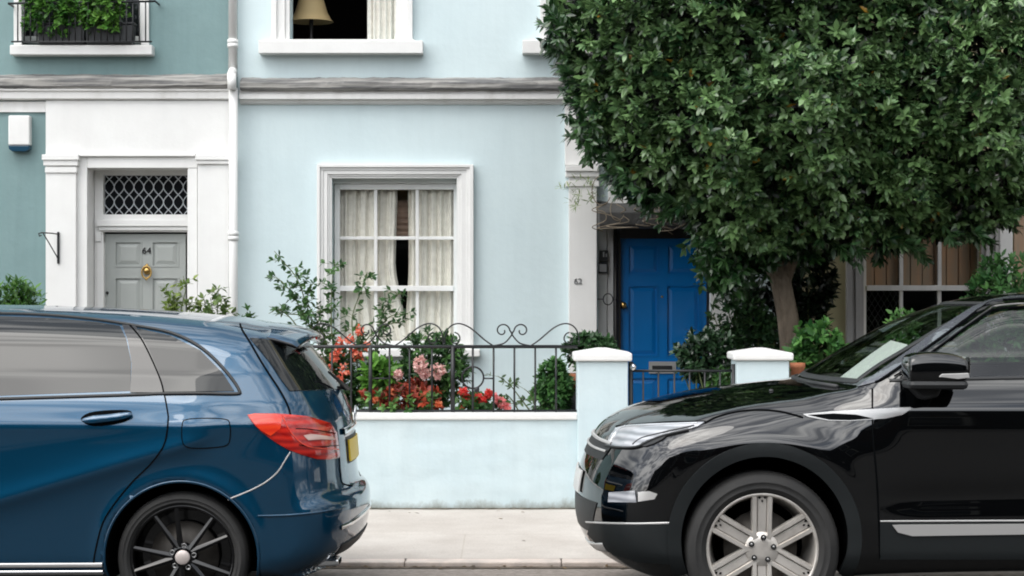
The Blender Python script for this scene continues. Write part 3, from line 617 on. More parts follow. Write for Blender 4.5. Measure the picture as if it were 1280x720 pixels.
# ------------------------------------------------------------------ the black crossover
def build_black_car():
    root = empty('parked_car', (1.195, 10.17, 0), 'black crossover with silver six-spoke wheel and silver side vent, facing the blue hatchback', 'car', 'cars parked along the kerb')
    up = [(-.855,.60),(-.86,.50),(-.852,.42),(-.825,.345),(-.77,.285),(-.66,.222),(-.5,.19),(-.2,.20),(.6,.24),(1.6,.25),(2.6,.24),(3.1,.25),(3.3,.30),(3.41,.42),(3.46,.60),(3.45,.80),(3.42,.97),(3.36,1.12),(3.27,1.30),(3.16,1.44),(3.02,1.50),(2.6,1.565),(2.0,1.602),(1.62,1.604),(1.36,1.590),(1.18,1.566),(.99,1.516),(.78,1.432),(.53,1.290),(.36,1.172),(.30,1.138),(.18,1.130),(.06,1.117),(-.19,1.088),(-.40,1.046),(-.565,.998),(-.67,.950),(-.735,.898),(-.775,.835),(-.808,.77),(-.838,.69)]
    sec = [(.1,.78),(.2,.84),(.27,.885),(.34,.915),(.45,.925),(.50,.930),(.60,.935),(.80,.948),(.96,.951),(1.03,.946),(1.06,.938),(1.15,.907),(1.3,.836),(1.45,.750),(1.58,.662),(1.66,.60)]
    def bow(x, y, z):
        q = .16*(y/.8)**2.2+.16*np.maximum(y/.93-.72, 0)*1.2*sstep(1.2, .9, z)
        return -q*sstep(1.75, .9, x)+(.12*(y/.8)**2)*sstep(2.3, 3.0, x)
    def taper(x, z): return .16*np.maximum(-.25-x, 0)**1.6+.06*np.maximum(x-2.7, 0)**1.5*(1+sstep(.9, 1.3, z))
    def extra(x, z):
        r0 = np.hypot(x-.008, z-.42); r1 = np.hypot(x-2.668, z-.42)
        fl = .012*(np.exp(-((r0-.47)/.07)**2)+np.exp(-((r1-.47)/.07)**2))
        t = z-(.60+.02*x); gr = -.016*np.exp(-(t/.06)**2)*sstep(.42, .8, x)*sstep(2.3, 1.9, x)
        # shoulder arc over the front wheel: the bonnet sits in a step above it
        tq = (z-.865)/.02; sh = -.34*.02*np.logaddexp(0, np.clip(tq, -30, 60))*sstep(-.75, -.2, x)*sstep(.70, .30, x)*sstep(1.30, 1.12, z)
        return fl+gr+sh
    car = Car(root, catmull(up, 6, True), sec, bow, taper, extra, [(.008,.42,.402), (2.668,.42,.402)], lambda x, z: .09+.05*sstep(1.3, 1.55, z)*sstep(1.1, 1.5, x)-.045*sstep(1.08, 1.2, z)*sstep(1.5, 1.2, x), lambda x, y, z: .05*(y/.7)**2*sstep(1.15, 1.4, z)+.035*(y/.9)**2*sstep(.5, .2, x)*sstep(.6, .9, z))
    V, Q = car.mesh((-.95,-1.05,.10), (3.6,1.05,1.68), .016)
    side_px = [(1119,469.5),(1160,443),(1200,414),(1232,391.5),(1247,385),(1300,381.5),(1400,381),(1480,385),(1484,395),(1484,468),(1380,470.5),(1280,471),(1160,474)]
    rear_px = [(1500,396),(1560,394),(1640,404),(1690,420),(1712,440),(1640,462),(1500,468)]
    def inpoly(p, poly):
        ins = np.zeros(len(p), bool); poly = np.array(poly)
        for (ax, ay), (bx, by) in zip(poly, np.roll(poly, -1, 0)):
            if abs(by-ay) > 1e-9: ins ^= ((ay > p[:,1]) != (by > p[:,1])) & (p[:,0] < (bx-ax)*(p[:,1]-ay)/(by-ay)+ax)
        return ins
    sp = [car.hit_cam(np.array(q, float))[:, [0,2]] for q in (side_px, rear_px)]
    ws = lambda z: np.interp(z, [1.1,1.15,1.3,1.45,1.55], [.75,.735,.66,.575,.51])
    def cut(c):
        k = (np.abs(c[:,1]) > .35) & (inpoly(c[:, [0,2]], sp[0]) | inpoly(c[:, [0,2]], sp[1]))
        xw = np.interp(c[:,2], [1.13,1.172,1.29,1.432,1.516,1.56], [.27,.36,.53,.78,.99,1.15])
        return k | ((c[:,2] > 1.165) & (c[:,2] < 1.545) & (c[:,0] < 1.25) & (np.abs(c[:,1]) < ws(c[:,2])))
    K = M['black_paint']
    shell(car, 'body', V, Q, K, cut)
    for cx in (0, 2.66):
        for far in (False, True): wheel(root, (cx, (.935-.12)*(1 if far else -1), .371), .3705, .235, .268, 'silver', far)
    # wheel-arch cladding and lower body cladding
    for cx in (.008, 2.668):
        a = np.linspace(-.42, math.pi+.42, 70); c_, s_ = np.cos(a), np.sin(a)
        out_ = np.stack([cx+.462*c_, .42+.462*s_], 1); in_ = np.stack([cx+.398*c_, .42+.398*s_], 1)[::-1]
        car.patch('arch_cladding', np.concatenate([out_, in_]), M['cladding'], .012, proj='side', thick=.03, res=.02)
    lo = [(739,655),(790,656),(846,656),(846,690),(842,705),(800,702),(766,692),(745,678),(735,667)]
    car.patch('lower_bumper', lo, M['cladding'], .006, thick=.01)
    car.strip('bumper_line', [(733,652.5),(760,654),(800,654.5),(845,653.5)], .010, M['satin'], .004, sm=4)
    # door
    dr_px = [(1092,487),(1125,473.5),(1280,469),(1400,468),(1490,467),(1494,560),(1488,650),(1440,651),(1280,650),(1099,651.5),(1097,600),(1092,540)]
    dr = car.patch('door', dr_px, K, .0025, thick=.005, res=6)
    car.strip('door_gap', [(1090.5,486),(1091,540),(1096,600),(1098.5,652),(1100,698)], .008, M['seam'], .0035, parent=dr, sm=4, round_=0)
    dr2 = car.patch('door', [(1500,467),(1600,464),(1690,460),(1710,500),(1640,530),(1570,565),(1528,610),(1514,650),(1500,650)], K, .0025, thick=.005, res=8)
    for d, x in ((dr, 1430), (dr2, 1650)): car.patch('handle', [(x-30,500),(x,497),(x+28,496),(x+28,503),(x,506),(x-30,507)], K, .026, parent=d, res=4, thick=.02)
    car.strip('sill_highlight', [(1100,651.5),(1200,651),(1450,650),(1515,650)], .008, M['satin'], .005, sm=0)  # silver strip drawn as the highlight along the door's lower edge
    car.patch('sill_cladding', [(1100,653.5),(1280,653),(1490,652.5),(1516,652.5),(1510,697),(1490,698.5),(1280,699),(1100,699)], M['cladding'], .004, res=6)
    car.patch('sill_trim', [(1115,656),(1124,655.5),(1280,654.5),(1500,654),(1512,654),(1510,664),(1280,667.5),(1140,669.5),(1122,665)], M['satin'], .012, res=4)
    # window frames, glass
    car.patch('window', side_px, M['glass_car'], -.004, thick=.001)
    car.patch('window', rear_px, M['glass_dark'], -.003, thick=.001)
    car.strip('window_frame', [(1112,474.5),(1160,441),(1200,411.5),(1231,389),(1246,381.5),(1300,378),(1400,377.5),(1480,382)], .026, K, .004, sm=5, round_=0)
    car.strip('window_seal', [(1118,471),(1160,444),(1200,415),(1232,393),(1248,386.5),(1300,383.5),(1400,383)], .008, M['seam'], .0068, sm=5)
    car.strip('window_seal', [(1094,478),(1110,470),(1160,434.5),(1200,405),(1228,384),(1246,376),(1300,373),(1400,372.5)], .009, M['seam'], .0062, sm=5, round_=0)
    car.strip('belt_trim', [(1112,476),(1160,475),(1280,472.5),(1400,471),(1490,469)], .016, M['trim'], .006, sm=4)
    car.patch('pillar', [(1072,484),(1110,457),(1150,428.5),(1190,400.5),(1215,384.5),(1235,376),(1262,370.5),(1320,368),(1480,370),(1480,374.5),(1320,371.5),(1262,373.5),(1240,378),(1226,384.5),(1200,403.5),(1160,432.5),(1110,467.5),(1094,478)], M['pillar_sky_sheen'], .0045, res=3, thick=.004)
    car.strip('pillar', [(1491,388),(1492,470)], .06, M['trim'], .004, sm=0)
    # bonnet clamshell gap, vent, headlamp, fog lamp, front trims
    car.strip('bonnet_gap', [(881,529),(893,522.5),(910,517),(930,513.5),(953,512.5),(975,514.5),(990,518),(1004,522)], .009, M['seam'], .003, sm=5, round_=0)
    car.strip('bonnet_gap', [(770,533),(800,530),(840,527.5),(882,527)], .007, M['seam'], .0035, sm=4, round_=0)
    vt = [(1003,518),(1040,514.5),(1090,511.5),(1138,509),(1139,511),(1128,518.5),(1108,523),(1062,526.5),(1035,526),(1010,521.5)]
    v_ = car.patch('side_vent', vt, M['vent_silver'], .0045, res=3, thick=.008)
    car.patch('vent_opening', [(1010,519.2),(1042,517.2),(1070,518.5),(1092,523.2),(1062,525.6),(1036,525)], M['seam'], .006, parent=v_, res=3)
    hl = [(758,557),(762,547),(770,535.5),(782,532),(797,531),(835,529.5),(881,528),(872,533.5),(861,537),(846,540),(833,543.5),(815,550),(797,558),(776,559)]
    lp = car.patch('headlight', hl, M['clear_lens'], .005, res=3, thick=.02, lift=(.004, 8))
    car.strip('headlight_trim', [(757,557.5),(776,560),(797,559),(815,551),(833,544.5),(861,538)], .010, M['trim'], .010, sm=4, parent=lp)
    car.patch('lens', [(798,558),(806,552),(820,547.5),(834,545),(828,550),(818,555),(808,558.5)], M['trim'], .006, res=3, parent=lp)
    car.patch('lens', [(768,553),(775,541),(792,537),(806,537.5),(796,551),(782,555)], M['lamp_silver'], .0075, res=2, parent=lp, thick=.002)
    car.patch('lens', [(810,537),(846,534),(860,533.5),(838,539),(812,546),(803,549)], M['steel'], .0075, res=2, parent=lp, thick=.002)
    car.strip('lens', [(763,555),(771,541),(784,534.5),(800,533.5),(840,531.5),(872,530)],   .009, M['lamp_silver'], .0098, parent=lp, sm=4)
    car.strip('lens', [(792,556),(802,549),(820,544),(845,538.5),(868,533)], .007, M['trim'], .0095, parent=lp, sm=4)
    car.patch('fog_light', [(762,615.5),(794,613.5),(796,628),(761,627.5)], M['clear_lens'], .006, res=2.5)
    car.patch('fog_light_bezel', [(798,615),(812,614),(822,617.5),(818,624),(798,627)], M['satin'], .004, res=2.5)
    # front face, seen at a slant
    gr = [(-.52,.765),(.52,.765),(.56,.845),(-.56,.845)]
    car.patch('grille', gr, M['trim'], .004, proj=(-1, -1.3), res=.025, mirror=False)
    car.strip('grille_bar', [(-.54,.845),(0,.855),(.54,.845)], .016, M['satin'], .010, proj=(-1, -1.3), mirror=False)
    car.strip('grille_bar', [(-.53,.805),(0,.81),(.53,.805)], .012, M['satin'], .010, proj=(-1, -1.3), mirror=False)
    car.patch('intake', [(-.50,.40),(.50,.40),(.60,.56),(-.60,.56)], M['trim'], .004, proj=(-1, -1.3), res=.03, mirror=False)
    car.patch('number_plate', [(-.26,.575),(.26,.575),(.26,.685),(-.26,.685)], M['plate_white'], .015, proj=(-1, -1.3), res=.03, mirror=False)
    car.strip('skid_plate', [(-.62,.345),(-.3,.31),(0,.30),(.3,.31),(.62,.345)], .05, M['satin'], .006, proj=(-1, -1.3), mirror=False)
    # windscreen
    zs = np.linspace(1.155, 1.555, 13); v = []; f = []
    for z in zs:
        w = ws(z)+.012; yy = np.linspace(-w, w, 21); p = car.hit_x(np.stack([yy, np.full(21, z)], 1), -1, .0); v += (p-car.normal(p)*.004).tolist()
    f = [(i*21+k, i*21+k+1, (i+1)*21+k+1, (i+1)*21+k) for i in range(12) for k in range(20)]
    me = mesh_arrays('windscreen', v, np.array(f)[:, ::-1], M['windscreen_glass'], root)
    car.patch('reflection_panel', [(1036,473),(1063,474),(1100,453),(1131,431),(1131,424),(1110,419),(1085,436)], M['pale_reflection'], -.03, mirror=False, res=4, thick=.004)  # added pale panel behind the glass, shaped like a reflection in the windscreen
    zz = np.linspace(1.165, 1.545, 14); lp_ = [(-ws(z), z) for z in zz]+[(y, 1.545) for y in np.linspace(-ws(1.545), ws(1.545), 12)[1:-1]]+[(ws(z), z) for z in zz[::-1]]+[(y, 1.165) for y in np.linspace(ws(1.165), -ws(1.165), 14)[1:-1]]
    car.strip('windscreen_seal', lp_, .034, M['trim'], .003, proj=(-1, 0.), mirror=False, sm=0, closed=True, round_=0)
    bt = MB(); bt.tube([(.40,-.66,1.135),(.33,-.35,1.140),(.31,0,1.142),(.33,.35,1.140),(.40,.66,1.135)], .012, 8); bt.build('scuttle', M['trim'], root)
    # interior
    dsh = MB(); dsh.prism([(.32,.75),(.36,1.12),(.62,1.15),(.80,1.10),(.84,.98),(.80,.75)], -.78, .78); dsh.build('dashboard', M['cloth'], root, bevel=.03)
    sw = MB(); sw.lathe([(.175,-.014),(.19,0),(.175,.014),(.163,0)], (0,0,0), 'x', 28, True); sw.box(-.01, .01, -.165, .165, -.02, .02)
    o = sw.build('steering_wheel', M['trim'], root); o.location = (.98,.38,1.06); o.rotation_euler = (0, R(-22), 0)
    for sy in (-1, 1):
        st = MB(); st.prism([(1.25,.55),(1.30,.72),(1.55,.72),(1.78,.62),(1.95,1.22),(1.86,1.25),(1.70,.80),(1.55,.86),(1.27,.86)], sy*.14, sy*.64)
        s = st.build('seat', M['cloth'], root, bevel=.05)
        hr = MB(); hr.prism([(1.90,1.28),(1.97,1.26),(2.02,1.44),(1.95,1.46)], sy*.26, sy*.52); hr.tube([(1.92,sy*.33,1.2),(1.96,sy*.33,1.33)], .008); hr.tube([(1.92,sy*.45,1.2),(1.96,sy*.45,1.33)], .008); hr.build('head_restraint', M['cloth'], s, bevel=.03)
    bb = MB(); bb.prism([(2.4,.55),(2.45,.85),(2.75,.85),(2.95,1.28),(3.05,1.26),(2.9,.55)], -.65, .65); bb.build('rear_seat', M['cloth'], root, bevel=.05)
    # door mirrors
    car_m = [(-.165,-.055,.055),(-.155,-.08,.075),(-.08,-.085,.088),(.03,-.08,.084),(.10,-.06,.066),(.118,-.035,.042)]
    for sy, dd in zip((-1, 1), (dr[0], dr[1])):
        v = []; f = []; n = 20
        for x, zl, zh in car_m:
            for k in range(n):
                q = 2*math.pi*k/n; cq, sq = math.cos(q), math.sin(q); sgp = lambda t, e: math.copysign(abs(t)**e, t)
                v.append((x, .11*sgp(cq, .55), (zh+zl)/2+(zh-zl)/2*sgp(sq, .6)))
        for i in range(5):
            for k in range(n): f.append((i*n+k, i*n+(k+1) % n, (i+1)*n+(k+1) % n, (i+1)*n+k))
        f += [tuple(range(n-1, -1, -1)), tuple(5*n+k for k in range(n))]
        mb = MB(); mb.add(v, f, True); o = mb.build('wing_mirror', K, root); cx = X(1175, 9.12)-1.195; cz = Z(462, 9.12)
        o.location = (cx+(.05 if sy > 0 else 0), sy*1.05, cz-(.02 if sy > 0 else 0)); s2 = o.modifiers.new('smooth', 'SUBSURF'); s2.levels = s2.render_levels = 2
        lw = MB(); lw.box(-.168, .112, -.112, .085, -.090, -.045); c2 = lw.build('mirror_base', M['trim'], o, bevel=.03)
        ind = MB(); ind.prism([(-.03,-.030),(-.015,-.016),(.108,-.012),(.112,-.033),(.06,-.040)], -.1155*1, -.10) if sy < 0 else ind.prism([(-.03,-.030),(-.015,-.016),(.108,-.012),(.112,-.033),(.06,-.040)], .10, .1155)
        ind.build('indicator', M['satin'], o, bevel=.002)
        mg = MB(); mg.box(.119, .122, -.085, .085, -.02, .06) ; mg.build('mirror_glass', M['mirror_glass'], o, bevel=.001)
        ft = MB(); ft.prism([(cx-.15,cz-.065),(cx+.02,cz-.065),(cx-.01,cz-.13),(cx-.08,cz-.145)], sy*.88, sy*1.06); ft.build('mirror_foot', M['trim'], root, bevel=.012)
    # rear lamps for the end out of frame
    car.patch('tail_light', [(1790,520),(1850,515),(1850,550),(1800,552)], M['red_lens'], .006, res=6)
    car.patch('rear_window', [(-.55,1.16),(.55,1.16),(.48,1.40),(-.48,1.40)], M['glass_dark'], .004, proj=(1, 3.9), res=.04, mirror=False)
    # washer jet on the bonnet
    wj = MB(); wj.lathe([(.012,0),(.010,.008),(.001,.010)], (.10,-.48,1.106), 'z', 10); wj.build('washer_jet', M['trim'], root)
    return root
# ------------------------------------------------------------------ ground
DH, DW, DK = 17.3, 13.75, 11.27           # facade, garden wall and kerb distances
def flat(name, x0, x1, y0, y1, z, mat, kind='structure', zfn=None, nx=2, ny=2):
    xs = np.linspace(x0, x1, nx); ys = np.linspace(y0, y1, ny); gx, gy = np.meshgrid(xs, ys, indexing='ij'); gz = zfn(gx, gy) if zfn else np.full(gx.shape, z)
    V = np.stack([gx, gy, gz], -1).reshape(-1, 3); i = np.arange((nx-1)*ny).reshape(nx-1, ny)[:, :-1].ravel()
    o = mesh_arrays(name, V, np.stack([i, i+ny, i+ny+1, i+1], 1), mat, smooth=True); o['kind'] = kind; return o
M['earth'] = pr('far_ground', (.12,.115,.105), .9, c2=(.16,.15,.14), nscale=.5)
flat('ground', -400, 400, -400, 400, -.03, M['earth'])
flat('road', -60, 60, -1.2, DK+.02, 0, M['road'])
kb = MB(); x = -14.35
while x < 14: kb.box(x+.002, x+.912, DK, DK+.155, -.05, .034); x += .915
k = kb.build('kerb', M['kerb'], bevel=.008); k['kind'] = 'structure'
pv = flat('pavement', -30, 30, DK+.153, DW+.05, 0, M['paving'], zfn=lambda x, y: .034+(y-DK-.153)*.0155, ny=3)
flat('road_edge', -60, 60, DK-.95, DK+.015, .004, pr('dusty_asphalt', (.19,.165,.145), .9, c2=(.33,.29,.26), nscale=22, bump=.006, bscale=150, contrast=(.3,.75)))
flat('far_pavement', -60, 60, -7, -1.2, .05, pr('dark_paving', (.035,.034,.033), .85, c2=(.05,.048,.046), nscale=3))
gd = flat('garden_soil', -16, 16, DW+.2, DH+.1, .35, M['soil'])
# leaf litter in the gutter
n = 460; px = rng.uniform(-6, 7, n); py = DK-np.abs(rng.normal(0, .035, n))-.004; pz = np.full(n, .009)+rng.uniform(0,.006,n)
py[420:] = DW-.04-np.abs(rng.normal(0, .35, 40)); py[440:] = rng.uniform(DK+.2, DW-.1, 20); pz[420:] = .04+(py[420:]-DK-.153)*.0155; B = np.stack([px, py, pz], 1)
Dv = unit(np.stack([rng.normal(0,1,n), rng.normal(0,1,n), rng.normal(0,.12,n)], 1)); V, T = leafgeo(B, Dv, np.tile([[0,0,1.]], (n,1)), rng.uniform(.02,.055,n), rng.uniform(.01,.028,n))
c = np.array([.13,.085,.04])*rng.uniform(.4,1.7,(n,1)); o = mesh_arrays('leaf_litter', V, T, M['leaf_soft'], col=np.repeat(c, 7, 0), smooth=False); tag(o, 'brown leaf litter lying in the gutter along the kerb', 'leaf litter', kind='stuff')
# thin grit line where gutter meets kerb
gl = flat('gutter_silt', -14, 14, DK-.075, DK+.001, .009, pr('gutter_silt', (.055,.045,.033), .95, c2=(.16,.13,.10), nscale=14, bump=.01, bscale=60))
# mossy grime where the paving meets the garden wall
xs = np.arange(-7, 8, .03); r_ = np.random.default_rng(8); wv = np.abs(np.convolve(r_.normal(0, 1, len(xs)+8), np.ones(9)/9, 'valid'))*.05+.012; n = len(xs)
V = np.concatenate([np.stack([xs, DW-wv, np.full(n, .0735)-wv*.0155], 1), np.stack([xs, np.full(n, DW+.012), np.full(n, .080)], 1)]); i = np.arange(n-1)
mo = mesh_arrays('moss', V, np.stack([i, i+1, i+1+n, i+n], 1), pr('moss_grime', (.05,.047,.032), .95, c2=(.16,.14,.105), nscale=18, bump=.01, bscale=50)); tag(mo, 'dark mossy grime along the foot of the garden wall', 'moss', kind='stuff')
# ------------------------------------------------------------------ facades
def fbox(mb, x0, x1, y0, y1, proud, back=0.0, D=None):
    """box on a facade from photo columns/rows measured at its front plane"""
    D = (D or DH)-proud; mb.box(X(x0, D), X(x1, D), D, (D+proud)+back, Z(y1, D), Z(y0, D)); return mb
def wall_holes(mb, x0, x1, z0, z1, y, holes, depth):
    xs = sorted({x0, x1, *[h[0] for h in holes], *[h[1] for h in holes]}); zs = sorted({z0, z1, *[h[2] for h in holes], *[h[3] for h in holes]})
    for a, b in zip(xs[:-1], xs[1:]):
        for c, d in zip(zs[:-1], zs[1:]):
            if any(h[0] <= (a+b)/2 <= h[1] and h[2] <= (c+d)/2 <= h[3] for h in holes): continue
            mb.add([(a,y,c),(b,y,c),(b,y,d),(a,y,d)], [(0,1,2,3)])
    for a, b, c, d in holes:
        q = y+depth; mb.add([(a,y,c),(b,y,c),(b,y,d),(a,y,d),(a,q,c),(b,q,c),(b,q,d),(a,q,d)], [(0,4,5,1),(1,5,6,2),(2,6,7,3),(3,7,4,0)])
def house_back(mb, x0, x1, z0, z1, y0, y1):
    mb.add([(x0,y0,z0),(x1,y0,z0),(x1,y0,z1),(x0,y0,z1),(x0,y1,z0),(x1,y1,z0),(x1,y1,z1),(x0,y1,z1)], [(0,3,7,4),(1,5,6,2),(3,2,6,7),(4,7,6,5)])
def hole(px0, px1, py0, py1): return (X(px0, DH), X(px1, DH), Z(py1, DH), Z(py0, DH))
ZB, ZT = 0.1, 9.6
def profile_run(mb, x0, x1, prof):          # prof: (proud, z) section swept along x
    n = len(prof); v = [(x, DH-p, z) for x in (x0, x1) for p, z in prof]
    mb.add(v, [(i, n+i, n+i+1, i+1) for i in range(n-1)]+[tuple(range(n)), tuple(range(2*n-1, n-1, -1))])
def architrave(mb, ix0, ix1, iy0, ox0, ox1, oy0, ybot, steps, D=None):
    """stepped moulded frame round three sides of an opening; steps: (fraction, proud) from outside in"""
    for (f0, f1, pd) in steps:
        a = lambda o, i, f: o+(i-o)*f
        xl0, xl1 = a(ox0, ix0, f0), a(ox0, ix0, f1); xr0, xr1 = a(ox1, ix1, f1), a(ox1, ix1, f0); t0, t1 = a(oy0, iy0, f0), a(oy0, iy0, f1)
        Dd = (D or DH); q = Dd-pd; xx = lambda p: X(p, Dd); zz = lambda p: Z(p, Dd)
        mb.box(xx(xl0), xx(xl1), q, Dd+.005, zz(ybot), zz(t0)); mb.box(xx(xr0), xx(xr1), q, Dd+.005, zz(ybot), zz(t0)); mb.box(xx(xl1), xx(xr0), q, Dd+.005, zz(t1), zz(t0))
def sash_window(parent, hx0, hx1, hy0, hy1, D, cols, rows, rail, frame=.045, bar=.022, mat=None, glassm=None, name='window', lower_cols=None):
    """hx.. photo bounds at depth D of the sash box; cols/rows glazing-bar positions"""
    mat = mat or M['white']; x0, x1, z0, z1 = X(hx0, D), X(hx1, D), Z(hy1, D), Z(hy0, D)
    w = MB(); w.box(x0, x0+frame, D, D+.06, z0, z1); w.box(x1-frame, x1, D, D+.06, z0, z1); w.box(x0+frame, x1-frame, D, D+.06, z1-frame, z1); w.box(x0+frame, x1-frame, D, D+.06, z0, z0+frame*1.4)
    zr = Z(rail, D) if rail else None
    if rail: w.box(x0+frame, x1-frame, D-.012, D+.05, zr-.024, zr+.024)
    for c in cols:
        xc = X(c, D)
        if rail: w.box(xc-bar/2, xc+bar/2, D+.012, D+.045, zr+.024, z1-frame); w.box(xc-bar/2, xc+bar/2, D+.02, D+.05, z0+frame*1.4, zr-.024)
        else: w.box(xc-bar/2, xc+bar/2, D+.012, D+.045, z0+frame*1.4, z1-frame)
    xs = [x0+frame]+[X(c, D) for c in cols]+[x1-frame]
    for r in rows:
        zc = Z(r, D)
        for i in range(len(xs)-1):
            a = xs[i]+(bar/2 if i else 0); b = xs[i+1]-(bar/2 if i < len(xs)-2 else 0); w.box(a, b, D+.013, D+.044, zc-bar/2, zc+bar/2)
    o = w.build(name, mat, parent, bevel=.004)
    g = MB(); g.add([(x0,D+.03,z0),(x1,D+.03,z0),(x1,D+.03,z1),(x0,D+.03,z1)], [(0,1,2,3)]); g.build('pane', glassm or M['pane'], o)
    return o
def room(parent, px0, px1, py0, py1, D, depth=2.0):
    x0, x1, z0, z1 = X(px0, D)-.3, X(px1, D)+.3, Z(py1, D)-.3, Z(py0, D)+.3; b = MB(); y0, y1 = D+.12, D+.12+depth
    b.add([(x0,y0,z0),(x1,y0,z0),(x1,y0,z1),(x0,y0,z1),(x0,y1,z0),(x1,y1,z0),(x1,y1,z1),(x0,y1,z1)], [(0,3,7,4),(1,5,6,2),(3,2,6,7),(4,7,6,5),(0,4,5,1)]); return b.build('room_lining', M['interior'], parent)
def curtain(px0, px1, py0, py1, D, label, edge=None, pitch=.085, amp=.019, group=None):
    x0, x1, z0, z1 = X(px0, D), X(px1, D), Z(py1, D), Z(py0, D); nx, nz = max(24, int((x1-x0)/.006)), 14; ph = rng.uniform(0, 6, 6)
    V = []; 
    for j in range(nz):
        t = j/(nz-1); z = z1+(z0-z1)*t; xl, xr = x0, x1
        if edge:
            if edge[0] == 'r': xr = X(np.interp(t, [0,.5,1], edge[1]), D)
            else: xl = X(np.interp(t, [0,.5,1], edge[1]), D)
        for i in range(nx):
            s = i/(nx-1); x = xl+(xr-xl)*s; u = s*(x1-x0)/pitch*6.283
            V.append((x, D+amp*(math.sin(u+.7*math.sin(u*.37+ph[0])+ph[1])+.45*math.sin(u*1.9+ph[2]+.4*t)), z))
    i = np.arange(nx-1)[None]+np.arange(nz-1)[:, None]*nx; i = i.ravel(); o = mesh_arrays('curtain', V, np.stack([i, i+nx, i+nx+1, i+1], 1), M['curtain'])
    return tag(o, label, 'curtain', group)
def panel_door(parent, px0, px1, py0, py1, D, panels, mat, name='door'):
    """leaf with sunk, fielded panels; panels in photo px"""
    x0, x1, z0, z1 = X(px0, D), X(px1, D), Z(py1, D), Z(py0, D); d = MB()
    hs = [(X(a, D), X(b, D), Z(e, D), Z(c, D)) for a, b, c, e in panels]; wall_holes(d, x0, x1, z0, z1, D, hs, .014)
    for a, b, c, e in hs:
        y = D+.014; i = .012; k = .045
        d.add([(a,y,c),(b,y,c),(b,y,e),(a,y,e),(a+i,y,c+i),(b-i,y,c+i),(b-i,y,e-i),(a+i,y,e-i),(a+k,y-.010,c+k),(b-k,y-.010,c+k),(b-k,y-.010,e-k),(a+k,y-.010,e-k)],
              [(0,1,5,4),(1,2,6,5),(2,3,7,6),(3,0,4,7),(4,5,9,8),(5,6,10,9),(6,7,11,10),(7,4,8,11),(8,9,10,11)])
        for (p, q, r, s) in ((a-.012, a, c-.012, e+.012), (b, b+.012, c-.012, e+.012), (a, b, c-.012, c), (a, b, e, e+.012)): d.box(p, q, D-.006, D+.002, r, s)
    d.box(x0, x1, D+.0142, D+.05, z0, z1)
    return d.build(name, mat, parent)
def text(body, loc, size, mat, name, parent, ext=.003, rot=(R(90),0,0)):
    cu = bpy.data.curves.new(name, 'FONT'); cu.body = body; cu.size = size; cu.extrude = ext; cu.align_x = 'CENTER'; cu.align_y = 'CENTER'; cu.materials.append(mat)
    t = bpy.data.objects.new('text_source', cu); me = bpy.data.meshes.new_from_object(t); bpy.data.objects.remove(t); me.materials.clear(); me.materials.append(mat)
    o = bpy.data.objects.new(name, me); link(o, parent); o.location = loc; o.rotation_euler = rot; return o
def ledge(parent, x0, x1, zt, zb, seed):
    """weathered ragged string course: a rough top bed over a worn nosing"""
    r = np.random.default_rng(seed); xs = np.arange(x0, x1+.03, .03); n = len(xs); prof = [(0, zt+.012), (.06, zt), (.125, zt-.03), (.145, zt-.05), (.145, zb+.02), (.13, zb), (0, zb)]; m = len(prof)
    rough = np.cumsum(r.normal(0, .0018, (n, m)), 0); rough -= np.stack([np.convolve(rough[:, k], np.ones(25)/25, 'same') for k in range(m)], 1); rough[:, -1] = 0; rough[:, 0] *= 1.6
    V = []
    for i, x in enumerate(xs):
        for k, (p, z) in enumerate(prof): V.append((min(x, x1), DH-p-(rough[i, k] if 0 < k < m-1 else 0)-(0 if k else -.004), z+np.clip(rough[i, k], -.012, .012)))
    i = (np.arange(n-1)[:, None]*m+np.arange(m-1)[None]).ravel(); return mesh_arrays('ledge', V, np.stack([i, i+1, i+m+1, i+m], 1)[:, ::-1], M['lead'], parent, smooth=False)
XP = X(297, DH)                              # party line between the teal and the pale blue house
XR = X(1003, DH)                             # party line between the pale blue and the cream house
